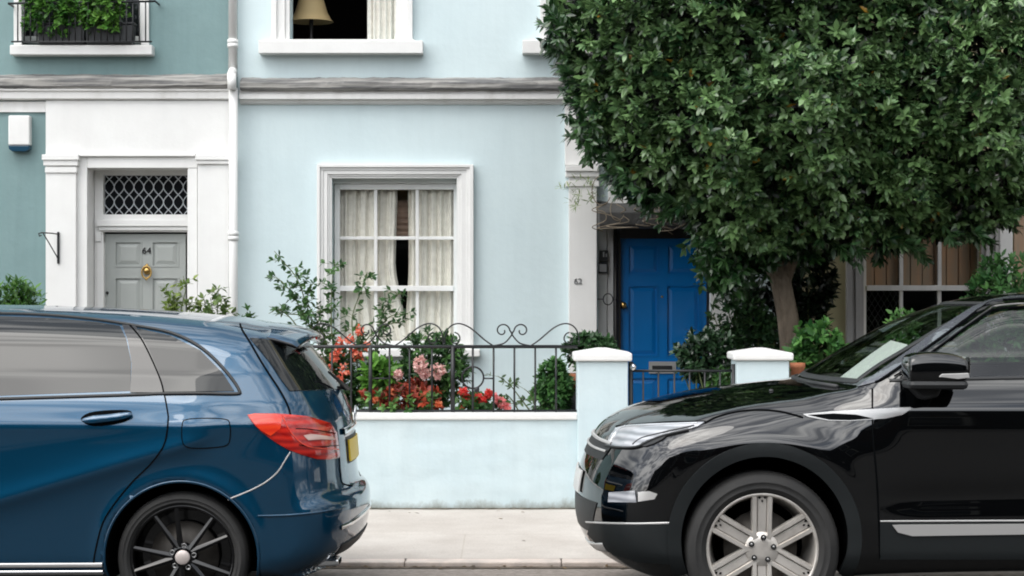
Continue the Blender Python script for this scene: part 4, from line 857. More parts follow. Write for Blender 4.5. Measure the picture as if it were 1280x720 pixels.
# ---- teal house
def teal_house():
    h = empty('terraced_house', (X(120, DH), DH, ZB), 'teal painted terraced house with grey front door and white door surround', 'house'); inv = -np.array(h.location)
    kids = []
    def B(mb, *a, **k): o = mb.build(*a, **k); kids.append(o); return o
    x0 = -9.5
    w = MB(); doorh = hole(107, 236, 208, 640); winh = (X(22, DH), X(182, DH), Z(56, DH), Z(-170, DH))
    wall_holes(w, x0, XP, ZB, ZT, DH, [doorh, winh], .30); house_back(w, x0, XP, ZB, ZT, DH, DH+6); B(w, 'wall', M['teal'])
    kids.append(ledge(None, x0, X(290, DH-.14), Z(93, DH-.1), Z(110, DH-.145), 3))
    c = MB(); zt = Z(110, DH-.12); profile_run(c, x0, X(290, DH-.1), [(0, zt),(.12, zt),(.12, Z(113, DH-.12)),(.10, Z(115, DH-.1)),(.095, Z(123, DH-.09)),(.07, Z(124.5, DH-.07)),(0, Z(126, DH))]); B(c, 'cornice', M['white_dirty'])
    c = MB(); fbox(c, -690, 57, 127, 140, .03); B(c, 'frieze_band', M['white_dirty'])
    s = MB(); D = DH                        # big white surround block
    fbox(s, 57, 286, 125.5, 193, .055)
    fbox(s, 57, 95, 192, 470, .085); fbox(s, 247, 286, 192, 470, .080)
    fbox(s, 96, 109, 196, 470, .04); fbox(s, 109, 246.5, 196, 210, .042); fbox(s, 234.5, 246.5, 210.5, 470, .04)
    for (a, b, y0, y1, p) in ((52, 98, 193, 200, .125), (54, 97, 200, 207, .11), (56, 96, 209, 216, .10), (244, 287, 193, 200, .12), (246, 287, 200, 205, .105)): fbox(s, a, b, y0, y1, p)
    fbox(s, 98.5, 243.5, 192.5, 195.5, .075)
    xl = X(109, DH-.04); xr = X(234.5, DH-.04); zt_ = Z(210.3, DH-.042)
    s.box(xl-.03, xl, DH+.001, DH+.30, ZB, zt_); s.box(xr, xr+.03, DH+.001, DH+.30, ZB, zt_); s.box(xl-.03, xr+.03, DH+.001, DH+.30, zt_+.001, zt_+.03)
    B(s, 'door_surround', M['white'], bevel=.005)
    # the recess, fanlight and door
    D2 = DH+.24
    f = MB(); fb = lambda a, b, y0, y1, p=.0: f.box(X(a, D2), X(b, D2), D2-p, D2+.12, Z(y1, D2), Z(y0, D2))
    fb(118, 129, 211, 640); fb(234, 247, 211, 640); fb(129, 234, 211, 219); fb(129, 234, 268, 278); fb(122, 240, 275, 283, .05); fb(124, 238, 283.2, 288, .03); fb(129, 234, 278.2, 290)
    fb(120, 127, 290, 302, .03); fb(121, 130, 302.5, 640, .015)
    B(f, 'door_frame', M['white'], bevel=.004)
    fl = MB(); x0_, x1_, z0_, z1_ = X(129, D2), X(234, D2), Z(268, D2), Z(219, D2); fl.box(x0_, x1_, D2+.08, D2+.09, z0_, z1_); fan = B(fl, 'fanlight', M['dark_pane'])
    la = MB(); nd = 8.5; wd = (x1_-x0_)/nd; y = D2+.05
    zc = np.linspace(z0_, z1_, 41)
    for k in range(-1, 10):
        for ph in (0, math.pi):
            cx = x0_+wd*(k+.5); pts = [(min(max(cx+wd*.5*math.cos(2*math.pi*(q-z0_)/(z1_-z0_)*1.28+ph+.6), x0_), x1_), y, q) for q in zc]
            if cx-wd*.5 > x0_-.01 and cx+wd*.5 < x1_+.08: la.tube(pts, .0048, 5)
    o = la.build('lattice', pr('lattice_paint', (.52,.55,.58), .4, metal=.2), None); o.parent = fan
    dr = panel_door(None, 131.5, 232, 290.5, 640, D2+.06, [(145,176,303,332),(191,222,303,332),(145,176,348,430),(191,222,348,430)], M['grey_door']); kids.append(dr)
    sh = MB(); sh.box(X(129, D2), X(234, D2), D2+.058, D2+.062, Z(292.2, D2), Z(290.2, D2)); sh.build('door_gap', M['seam'], dr)
    kx, kz = X(182.5, D2), Z(341, D2)
    kn = MB(); kn.lathe([(.001,-.03),(.02,-.028),(.034,-.014),(.036,0)], (kx, D2+.05, kz+.02), 'y', 20)
    kn.tube([(kx+.042*math.sin(q), D2+.02, kz-.015-.055*math.cos(q)+.02) for q in np.linspace(.0, 6.28, 24)], .0085, 8, closed=True)
    kn.lathe([(.001,-.05),(.012,-.045),(.014,-.03),(.001,-.02)], (kx, D2+.05, kz-.055), 'y', 12); kn.lathe([(.001,-.015),(.013,-.012),(.013,0)], (kx, D2+.05, kz+.07), 'y', 12); kn.build('knocker', M['brass'], dr)
    lk_ = MB(); lk_.lathe([(.001,-.012),(.012,-.01),(.014,0)], (X(132.5, D2), D2+.055, Z(366, D2)), 'y', 10); lk_.build('lock', M['trim'], dr)
    text('64', (X(182, D2), D2+.052, Z(313.5, D2)), .085, M['dark_frame'], 'house_number', dr)
    # upper window behind the planters
    D3 = DH+.16; wn = sash_window(None, 24, 180, -170, 54, D3, [100], [], -60, mat=M['white'], glassm=M['dark_pane']); kids.append(wn)
    a = MB(); fbox(a, 17, 27, -166, 56, .03); fbox(a, 176, 186, -166, 56, .03); fbox(a, 17, 186, -182, -166.1, .03); B(a, 'window_surround', M['white'], bevel=.004)
    a = MB(); fbox(a, 12, 190, 56, 68.5, .14); B(a, 'window_sill', M['white'], bevel=.01)
    # downpipe on the party line
    px = (X(285, DH-.1)+X(296, DH-.1))/2; rr = .040
    p = MB(); p.tube([(px, DH-.075, ZT), (px, DH-.075, Z(97, DH))], rr, 16); p.tube([(px+.006, DH-.19, Z(92, DH-.19)), (px+.01, DH-.19, Z(112, DH-.19))], rr, 16); p.tube([(px+.012, DH-.13, Z(112, DH)), (px+.014, DH-.13, ZB)], rr, 16)
    p.tube([(px, DH-.075, Z(90, DH)), (px+.006, DH-.19, Z(95, DH))], rr, 16)
    for yy, dd in ((52, .075), (57, .075), (292, .13), (298, .13)):
        z = Z(yy, DH-dd); p.lathe([(rr, -.02), (rr+.009, -.018), (rr+.009, .018), (rr, .02)], (px+(.013 if dd > .1 else 0), DH-dd, z), 'z', 16)
    B(p, 'downpipe', M['white'])
    for o in kids: o.parent = h; o.location = Vector(o.location)+Vector(inv)
    return h
teal_house()
# ---- pale blue house
def blue_house():
    h = empty('terraced_house', (X(600, DH), DH, ZB), 'pale blue terraced house with royal blue front door and white sash window', 'house'); inv = -np.array(h.location); kids = []
    def B(mb, *a, **k): o = mb.build(*a, **k); kids.append(o); return o
    D2 = DH+.14
    w = MB(); win = hole(415, 572, 222, 436); upw = (X(362, DH), X(497, DH), Z(50, DH), Z(-140, DH)); upw2 = (X(700, DH), X(835, DH), Z(50, DH), Z(-140, DH)); door = hole(748, 912, 284, 660)
    wall_holes(w, XP, XR, ZB, ZT, DH, [win, upw, upw2, door], .26); house_back(w, XP, XR, ZB, ZT, DH, DH+6); B(w, 'wall', M['blue_wall'])
    kids.append(ledge(None, X(300, DH-.14), XR, Z(97, DH-.1), Z(112.5, DH-.145), 5))
    c = MB(); zt = Z(112, DH-.1); profile_run(c, X(299, DH-.1), XR, [(0, zt),(.085, zt),(.085, Z(117, DH-.085)),(.10, Z(117.5, DH-.1)),(.10, Z(123.5, DH-.1)),(.06, Z(124.5, DH-.06)),(.05, Z(128, DH-.05)),(.02, Z(130.5, DH-.02)),(0, Z(131, DH))]); B(c, 'cornice', M['white_dirty'])
    # ground floor window
    a = MB(); architrave(a, 415, 571, 223, 397, 592, 206, 437, [(0,.22,.075),(.22,.42,.055),(.42,.72,.045),(.72,.86,.03),(.86,1.0,.02)]); B(a, 'window_surround', M['white'], bevel=.003)
    wn = sash_window(None, 418, 574, 230, 436, DH+.14, [469.5, 521.5], [297.5], 360.5, frame=.05, bar=.03); kids.append(wn)
    box = MB(); Dd = DH+.128; box.box(X(415.5, Dd), X(573.5, Dd), Dd, Dd+.1, Z(229.5, Dd), Z(221, Dd)); B(box, 'sash_box', M['white'], bevel=.003)
    s = MB(); fbox(s, 388, 600, 436.5, 446, .13); B(s, 'window_sill', M['white'], bevel=.008)
    kids.append(room(None, 415, 572, 222, 436, DH+.3))
    # upper windows
    for (i0, i1, o0, o1, s0, s1, bars) in ((362.5, 495, 340, 516, 323, 528.5, []), (700, 833, 675, 855, 653, 868, [])):
        a = MB(); architrave(a, i0, i1, -140, o0, o1, -160, 50.5, [(0,.3,.075),(.3,.75,.05),(.75,1,.03)]); B(a, 'window_surround', M['white'], bevel=.003)
        wn = sash_window(None, i0+2, i1-1, -140, -25, DH+.15, bars, [], None, frame=.03); kids.append(wn)
        s = MB(); fbox(s, s0, s1, 50.5, 66.5, .15); fbox(s, o0-2, o1+2, 49, 50.4, .12); B(s, 'window_sill', M['white'], bevel=.008)
        kids.append(room(None, i0, i1, -130, 50, DH+.3))
    # entrance: pilasters, entablature, recess, door
    p = MB(); fbox(p, 711, 746, 214, 640, .10); fbox(p, 706, 760, 132, 206.5, .05); fbox(p, 888, 918, 214, 640, .10); fbox(p, 760.2, 918, 132, 262, .05)
    for (y0, y1, pd) in ((207, 214, .15), (214.2, 221, .13), (226, 233, .115)):
        fbox(p, 707, 749, y0, y1, pd); fbox(p, 886, 921, y0, y1, pd)
    B(p, 'door_surround', M['white'], bevel=.005)
    f = MB(); q = DH+.12; f.box(X(748, q), X(758.5, q), q, q+.1, Z(640, q), Z(284, q)); f.box(X(759, q), X(767, q), q+.03, q+.1, Z(640, q), Z(284, q)); f.box(X(887, q), X(915, q), q, q+.1, Z(640, q), Z(284, q)); B(f, 'door_lining', M['white'], bevel=.004)
    q = DH+.15; f = MB(); f.box(X(768, q), X(776, q), q, q+.1, Z(640, q), Z(284, q)); f.box(X(883.5, q), X(889, q), q, q+.1, Z(640, q), Z(284, q)); f.box(X(776.1, q), X(883.4, q), q, q+.1, Z(298, q), Z(284, q)); f.tube([(X(769.5, q-.03), q-.03, Z(284, q)), (X(769.5, q-.03), q-.03, ZB)], .022, 10); B(f, 'door_frame', M['dark_frame'])
    Dd = DH+.19
    dr = panel_door(None, 775.5, 885, 296, 640, Dd, [(786,823,306,342),(835,875,306,342),(786,821,358,444),(834,874,358,444),(786,821,473,560),(834,874,473,560)], M['blue_door']); kids.append(dr)
    lp = MB(); lp.box(X(811, Dd), X(845, Dd), Dd-.016, Dd, Z(467, Dd), Z(452, Dd)); pl = lp.build('letter_plate', pr('dull_metal', (.34,.34,.33), .4), dr, bevel=.004)
    fp = MB(); fp.box(X(815, Dd), X(840, Dd), Dd-.02, Dd-.0165, Z(464, Dd), Z(457, Dd)); fp.build('letter_flap', M['trim'], pl, bevel=.002)
    kb_ = MB(); kb_.lathe([(.001,-.06),(.022,-.055),(.030,-.04),(.024,-.022),(.012,-.014),(.012,0)], (X(779, Dd), Dd, Z(381.5, Dd)), 'y', 18); kb_.build('door_knob', M['brass'], dr)
    eh = MB(); eh.lathe([(.001,-.006),(.009,-.006),(.010,0)], (X(827.5, Dd), Dd, Z(371, Dd)), 'y', 12); eh.build('spyhole', M['brass'], dr)
    kids.append(room(None, 780, 880, 300, 560, DH+.5, .5))
    # weathered hood over the door
    hd = MB(); xa, xb = X(748, DH-.3), X(905, DH-.3); n = 24; prof = [(0, Z(252, DH)), (.22, Z(262, DH)), (.44, Z(268, DH)), (.45, Z(281, DH-.4)), (.43, Z(283.5, DH-.4)), (.0, Z(286, DH))]
    profile_run(hd, xa, xb, prof); B(hd, 'door_hood', M['grey_hood'], bevel=.01)
    for o in kids: o.parent = h; o.location = Vector(o.location)+Vector(inv)
    return h
blue_house()
# ---- cream house
def cream_house():
    h = empty('terraced_house', (X(1140, DH), DH, ZB), 'cream terraced house with grey framed sash window behind the tree', 'house'); inv = -np.array(h.location); kids = []
    def B(mb, *a, **k): o = mb.build(*a, **k); kids.append(o); return o
    w = MB(); win = hole(1078, 1228, 232, 432); wall_holes(w, XR, 9.5, ZB, ZT, DH, [win], .26); house_back(w, XR, 9.5, ZB, ZT, DH, DH+6); B(w, 'wall', M['cream_wall'])
    a = MB(); architrave(a, 1079, 1226, 226, 1057, 1248, 205, 440, [(0,.28,.07),(.28,.5,.05),(.5,.8,.065),(.8,1,.03)]); B(a, 'window_surround', M['grey_frame'], bevel=.003)
    wn = sash_window(None, 1078, 1228, 230, 434, DH+.12, [1127, 1175], [293.5], 360, frame=.035, bar=.035, mat=M['white_dirty']); kids.append(wn)
    # boards behind the upper sash, leaded lights in the lower one
    b = MB(); D = DH+.19; px = 1078; k = 0
    while px < 1226: b.box(X(px+.3, D), X(px+14.4, D), D+.002*(k % 2), D+.02, Z(358, D), Z(230, D)); px += 15; k += 1
    sh = B(b, 'shutter', M['planks'], bevel=.003)
    ld = MB(); D = DH+.155; x0, x1, z0, z1 = X(1080, D), X(1127, D), Z(432, D), Z(364, D); s = .055
    for k in range(-30, 40):
        for sg in (1, -1):
            pts = []
            xa = x0+k*s; xb = xa+(z1-z0)*.62
            t0 = max(0, (x0-xa)/(xb-xa)); t1 = min(1, (x1-xa)/(xb-xa))
            if t1-t0 < .05: continue
            za, zb = z0+(z1-z0)*t0, z0+(z1-z0)*t1
            if sg < 0: za, zb = z1-(za-z0), z1-(zb-z0)
            ld.tube([(xa+(xb-xa)*t0, D, za), (xa+(xb-xa)*t1, D, zb)], .0035, 4)
    l = ld.build('leaded_light', M['trim'], None); l.parent = wn
    s = MB(); fbox(s, 1050, 1256, 434.5, 444, .13); B(s, 'window_sill', M['grey_frame'], bevel=.008)
    p = MB(); fbox(p, 1250, 1266, 200, 640, .08); B(p, 'pilaster', M['white_dirty'], bevel=.004)
    p = MB(); fbox(p, 1268, 1300, 200, 640, .04); B(p, 'door_frame', M['planks'])
    kids.append(room(None, 1078, 1228, 232, 432, DH+.3))
    c = MB(); profile_run(c, XR+.001, 9.5, [(0, Z(97, DH)),(.14, Z(100, DH)),(.14, Z(112, DH)),(.09, Z(113, DH)),(.09, Z(124, DH)),(0, Z(130, DH))]); B(c, 'cornice', M['white_dirty'])
    for o in kids: o.parent = h; o.location = Vector(o.location)+Vector(inv)
cream_house()
# ---- things in the windows
curtain(424, 497, 236, 437, DH+.235, 'cream curtain on the left of the ground floor sash window', ('r', [497, 494, 514]), group='curtains in the sash window')
curtain(508, 570, 236, 437, DH+.23, 'cream curtain filling the right of the ground floor sash window', ('l', [510, 511, 505]), group='curtains in the sash window')
curtain(459, 500, -120, 54, DH+.26, 'pale curtain gathered at the right of the open upper window', pitch=.05)
lp = empty('hanging_lamp', (X(503, DH+.55), DH+.55, Z(262, DH+.55)), 'pleated pink lamp glimpsed through the gap between the cream curtains', 'lamp')
l = MB(); pf = []
for k in range(6):
    z = -.02-.055*k; r0 = .105-.004*abs(k-2); pf += [(r0*.86, z), (r0, z-.018), (r0, z-.034), (r0*.86, z-.055)]
l.lathe(pf, (0,0,.10), 'z', 28); l.build('lamp_shade', M['pink_shade'], lp)
l = MB(); l.tube([(0,0,.08),(0,0,.5)], .05, 12); l.build('lamp_stem', M['lamp_shade'], lp)
lp = empty('lamp', (X(389, DH+.5), DH+.5, Z(50, DH+.5)), 'tan bell shaped lamp shade standing inside the upper window', 'lamp')
l = MB(); l.lathe([(.205, .165), (.185, .185), (.15, .25), (.115, .37), (.095, .5)], (0,0,0), 'z', 32); l.build('lamp_shade', M['lamp_shade'], lp)
l = MB(); l.lathe([(.09, -.15), (.07, -.12), (.02, -.05), (.02, .3)], (0,0,0), 'z', 16); l.build('lamp_base', M['dark_frame'], lp)
# ---- fixtures on the teal house
ab = empty('alarm_box', (X(27, DH), DH-.02, Z(170, DH)), 'white burglar alarm box with dark blue base on the teal wall', 'alarm box')
b = MB(); b.box(-.095, .095, -.08, .018, -.09, .175); b.build('cover', M['white'], ab, bevel=.012)
b = MB(); b.prism([(-.095,-.092),(.095,-.092),(.088,-.125),(.06,-.145),(-.06,-.145),(-.088,-.125)], -.078, .016); b.build('strobe_lens', pr('blue_lens', (.01,.05,.09), .15), ab, bevel=.006)
br = empty('hanging_bracket', (X(73, DH-.09), DH-.087, Z(310, DH)), 'black iron hanging basket bracket fixed to the white pilaster', 'bracket')
b = MB(); b.box(-.010, .010, -.012, 0, -.14, .14); b.build('back_plate', M['black_iron'], br)
b = MB(); b.tube([(0,-.012,.12),(-.03,-.10,.125),(-.085,-.28,.125),(-.10,-.31,.115),(-.095,-.31,.095),(-.08,-.29,.10)], .006, 6); b.tube([(0,-.012,-.10),(-.04,-.14,.02),(-.075,-.25,.12)], .005, 6); b.build('arm', M['black_iron'], br)
rl = empty('balcony_rail', (X(104, DH-.14), DH-.14, Z(56, DH-.14)), 'black iron balcony rail across the upper window of the teal house', 'railing')
b = MB(); s_ = (DH-.22)/F; zt_ = (56-4)*s_
y_ = -.06
b.tube([(-92*s_, .13, zt_-.01), (-92*s_, y_, zt_-.01), (92*s_, y_, zt_+.01), (92*s_, .13, zt_+.01)], .010, 8); b.tube([(-88*s_, y_, .02), (88*s_, y_, .02)], .008, 6)
b.build('top_rail', M['black_iron'], rl)
for k in range(21):
    bx = (-80+k*8)*s_; bb = MB(); bb.tube([(bx, y_, .02), (bx, y_, zt_)], .0062, 6); bb.build('bar', M['black_iron'], rl)
for k, cx in enumerate((78, 138)):
    pb = empty('window_box', (X(cx, DH-.1), DH-.10, Z(55.5, DH-.1)), ('black window box on the left of the upper sill under bushy greenery', 'black window box on the right of the upper sill under bushy greenery')[k], 'planter', 'window boxes on the upper sill')
    b = MB(); b.prism([(-.20,0),(.20,0),(.215,.17),(-.215,.17)], -.055, .085); b.build('box', M['black_pot'], pb, bevel=.008)
    b = MB(); b.box(-.222, .222, -.065, .095, .171, .19); b.build('rim', M['black_pot'], pb, bevel=.005)
# ---- fixtures by the blue door
Dp = DH+.12
for nm, (a, b_, y0, y1), mat, lab, cat in (('entry_panel', (749.5,760,313,327), M['steel'], 'upper dark entry panel beside the blue door', 'entry panel'), ('doorbell', (747,760,328,342), M['steel'], 'square black framed doorbell panel below the entry panel', 'doorbell')):
    e = empty(nm, (X((a+b_)/2, Dp), Dp, Z((y0+y1)/2, Dp)), lab, cat); w_, h_ = X(b_, Dp)-X(a, Dp), Z(y0, Dp)-Z(y1, Dp)
    b = MB(); b.box(-w_/2, w_/2, -.03, 0, -h_/2, h_/2); b.build('case', M['trim'], e, bevel=.004)
    b = MB()
    if nm == 'doorbell': b.box(-w_*.34, w_*.34, -.033, -.0305, -h_*.34, h_*.34)
    else: b.box(-w_*.12, w_*.05, -.034, -.0305, -h_*.1, h_*.36); b.box(w_*.2, w_*.36, -.034, -.0305, -h_*.1, h_*.2)
    b.build('button_plate', mat, e)
rg = MB(); cx, cz = X(760, DH-.05), Z(374, DH-.05); rg.tube([(cx+.042*math.cos(q), DH-.05, cz+.05*math.sin(q)) for q in np.linspace(0, 6.28, 28)[:-1]], .005, 6, closed=True); rg.tube([(cx-.09,DH+.0,cz),(cx-.042,DH-.05,cz)], .004, 5); rg.tube([(cx+.042,DH-.05,cz),(cx+.09,DH+.16,cz)], .004, 5)
tag(rg.build('bell_pull', M['black_iron']), 'thin black iron ring bracket beside the blue door', 'bell pull')
nm_ = text('62', (X(722.5, DH-.1), DH-.104, Z(352, DH-.1)), .075, M['steel'], 'house_number', None); tag(nm_, 'small grey house number on the white pilaster left of the blue door', 'house number')
# ------------------------------------------------------------------ garden wall, piers, railing, gate
lw = empty('garden_wall', (X(560, DW), DW, .07), 'low pale blue rendered garden wall with white coping between the two cars', 'garden wall')
def kid(o, root): o.parent = root; o.location = Vector(o.location)-root.location; return o
b = MB(); nx = 160; xa, xb = -6.4, X(722.5, DW)
gx = np.linspace(xa, xb, nx); gz = np.linspace(.0, Z(525, DW), 16); r_ = np.random.default_rng(4)
ns = r_.normal(0, 1, (nx+8, 24)); ks = np.ones(7)/7; ns = np.apply_along_axis(lambda a: np.convolve(a, ks, 'same'), 0, ns); V = []
for i, x_ in enumerate(gx):
    for j, z_ in enumerate(gz): V.append((x_, DW+.006*ns[i, j]+(.012*(1-min(z_/.12, 1)) if False else 0), z_))
i = (np.arange(nx-1)[:, None]*16+np.arange(15)[None]).ravel(); kid(mesh_arrays('wall_face', V, np.stack([i, i+16, i+17, i+1], 1), M['low_wall']), lw)
b.box(xa, xb, DW+.03, DW+.22, 0, Z(525, DW)); kid(b.build('wall_core', M['low_wall']), lw)
b = MB(); b.box(xa, xb-.003, DW-.022, DW+.24, Z(525, DW-.02), Z(516.5, DW-.02)); kid(b.build('coping', M['white'], bevel=.01), lw)
lw2 = empty('garden_wall', (X(1300, DW), DW, .07), 'low pale blue garden wall running behind the black crossover', 'garden wall')
b = MB(); b.box(X(986, DW), 7.5, DW, DW+.22, 0, Z(525, DW)); kid(b.build('wall_core', M['low_wall']), lw2)
b = MB(); b.box(X(986.5, DW), 7.5, DW-.022, DW+.24, Z(525, DW-.02)+.001, Z(516.5, DW-.02)); kid(b.build('coping', M['white'], bevel=.01), lw2)
for k, (a, c, yt, lab) in enumerate(((722, 785, 452, 'pale blue gate pier with white pyramid cap left of the garden gate'), (921, 986.5, 451, 'pale blue gate pier with white pyramid cap right of the garden gate'))):
    Dq = DW-.06; pr0 = empty('gate_pier', (X((a+c)/2, Dq), Dq+.18, 0), lab, 'gate pier', 'gate piers'); w_ = (X(c, Dq)-X(a, Dq))/2
    zt = Z(yt, Dq); b = MB(); b.box(-w_, w_, -.18, .18, 0, zt); b.build('pier', M['low_wall'], pr0, bevel=.008)
    wc = w_+.028; z1 = Z(441.5, Dq-.03); z2 = Z(434.5, Dq+.18)
    b = MB(); zz = zt+.003; b.add([(-wc,-.21,zz),(wc,-.21,zz),(wc,.21,zz),(-wc,.21,zz),(-wc,-.21,z1),(wc,-.21,z1),(wc,.21,z1),(-wc,.21,z1),(-.03,-.03,z2),(.03,-.03,z2),(.03,.03,z2),(-.03,.03,z2)], [(3,2,1,0),(0,1,5,4),(1,2,6,5),(2,3,7,6),(3,0,4,7),(4,5,9,8),(5,6,10,9),(6,7,11,10),(7,4,8,11),(8,9,10,11)]); b.build('cap', M['white'], pr0, bevel=.012)
DR = DW+.10
rail = empty('iron_railing', (X(560, DR), DR, Z(516, DR)), 'black wrought iron railing with scrolls standing on the low garden wall', 'railing'); ro = Vector(rail.location)
q = lambda px, py: Vector(P(px, py, DR))-ro
def rpart(name, paths, r, n=6, closed=False):
    b = MB()
    for pth in paths: b.tube([q(*t) for t in pth], r, n, closed=closed)
    return b.build(name, M['black_iron'], rail)
rpart('top_rail', [[(150,433.3),(722,433.3)]], .012, 8); rpart('bottom_rail', [[(150,513.5),(722,513.5)]], .008, 6)
def spiral(cx, cy, r0, r1, a0, a1, n=26): return [(cx+(r0+(r1-r0)*t)*math.cos(a0+(a1-a0)*t), cy+(r0+(r1-r0)*t)*math.sin(a0+(a1-a0)*t)) for t in np.linspace(0, 1, n)]
for px_, r_t in ((463,.014),(487,.007),(512,.007),(540,.007),(566,.016),(591,.008),(617,.007),(643,.007),(669,.007),(695,.007),(415,.007),(439,.007),(390,.007),(365,.007),(340,.007)): rpart('bar', [[(px_,433),(px_,516)]], r_t)
rpart('ring', [[(591+13.5*math.cos(a), 472+13.5*math.sin(a)) for a in np.linspace(0, 6.283, 40)[:-1]]], .0065, 6, True)
rpart('boss', [[(596,484),(596,490)]], .018, 8); rpart('tie_bar', [[(604.5,473),(617,473)]], .0055); rpart('tie_bar', [[(463,473),(487,473)]], .0055)
for c in (640, 470):                                   # scrolls: two curls over each bar group, with long shoulders running down to the rail
    for s_ in (-1, 1):
        curl = spiral(c+s_*12, 413.5, 9.5, 2.5, (math.pi if s_ > 0 else 0), (math.pi if s_ > 0 else 0)+s_*6.6)
        stem = catmull([(c-s_*22, 432), (c-s_*10, 429), (c-s_*2, 421), (c+s_*1.2, 415)], 6).tolist(); rpart('scroll', [stem+[tuple(t) for t in curl]], .0052)
        sh = catmull([(c+s_*23, 432.5), (c+s_*34, 425), (c+s_*52, 410), (c+s_*66, 404.5), (c+s_*77, 408), (c+s_*83, 418), (c+s_*84, 431)], 6).tolist(); rpart('scroll', [[tuple(t) for t in sh]], .0052)
        cu = spiral(c+s_*72, 424, 8.5, 2.5, -1.57, -1.57-s_*5.6); rpart('scroll', [cu], .005)
DG = DW+.05
gate = empty('garden_gate', (X(850, DG), DG, .1), 'black iron garden gate hung between the two pale blue piers', 'gate'); go = Vector(gate.location); q2 = lambda px, py: Vector(P(px, py, DG))-go
for nm, a, r_ in [('top_rail', [(788,463.5),(918,463.5)], .009), ('bottom_rail', [(788,600),(918,600)], .009), ('hinge_post', [(788.5,452),(788.5,625)], .016), ('latch_post', [(917,455),(917,625)], .016)]+[('bar', [(x_,463),(x_,600)], .0065) for x_ in (804,823,843,862,881,900)]:
    b = MB(); b.tube([q2(*t) for t in a], r_, 8); b.build(nm, M['black_iron'], gate)
b = MB(); b.lathe([(.001,-.028),(.02,-.02),(.026,0),(.02,.02),(.001,.028)], q2(791,459), 'z', 14); b.build('finial', M['chrome'], gate)
# ------------------------------------------------------------------ the other side of the street (seen in the paintwork and glass)
M['far_trim'] = pr('far_trim', (.20,.20,.19), .6)
M['brick_grey'] = pr('far_grey_brick', (.026,.023,.022), .85, c2=(.018,.017,.016), nscale=5)
M['brick_far'] = pr('far_brick', (.034,.022,.018), .85, c2=(.025,.018,.015), nscale=5)
for k, (x0, x1, m_) in enumerate(((-19,-7.5,'brick_grey'), (-7.5,3.5,'brick_far'), (3.5,15,'brick_grey'))):
    h = empty('terraced_house', (x0, -7, 0), ('dark grey brick house across the street with white window surrounds', 'brown brick house across the street between two grey ones', 'dark grey brick house across the street next to a brown one')[k], 'house')
    b = MB(); W_ = x1-x0; holes = [(1.2+3.2*i, 2.4+3.2*i, 1.0+2.7*j, 2.6+2.7*j) for i in range(3) for j in range(2)]; b.box(0, W_, -6, 0, 0, 5.9); b.build('wall', M[m_], h)
    for a, c_, z0, z1 in holes:
        fr = MB(); fr.box(a-.12, c_+.12, .001, .05, z0-.12, z1+.12); f_ = fr.build('window', M['far_trim'], h); g = MB(); g.box(a, c_, .052, .06, z0, z1); g.build('pane', M['dark_pane'], f_)
    rf = MB(); rf.box(0, W_, -6, .12, 5.91, 6.1); rf.build('parapet', M['brick_grey'], h)
# ------------------------------------------------------------------ the evergreen tree
def inpoly2(p, poly):
    ins = np.zeros(len(p), bool); poly = np.asarray(poly); dm = np.full(len(p), 9.)
    for (ax, ay), (bx, by) in zip(poly, np.roll(poly, -1, 0)):
        if abs(by-ay) > 1e-9: ins ^= ((ay > p[:,1]) != (by > p[:,1])) & (p[:,0] < (bx-ax)*(p[:,1]-ay)/(by-ay)+ax)
        ex, ey = bx-ax, by-ay; t = np.clip(((p[:,0]-ax)*ex+(p[:,1]-ay)*ey)/(ex*ex+ey*ey+1e-12), 0, 1); dm = np.minimum(dm, np.hypot(p[:,0]-ax-t*ex, p[:,1]-ay-t*ey))
    return ins, dm
def lump(p, seed, f):
    r = np.random.default_rng(seed); s = 0
    for k in range(7):
        d = unit(r.normal(0, 1, (1, 3)))[0]; s = s+np.sin(p@d*f*r.uniform(.7, 1.7)+r.uniform(0, 6.28))
    return s/7
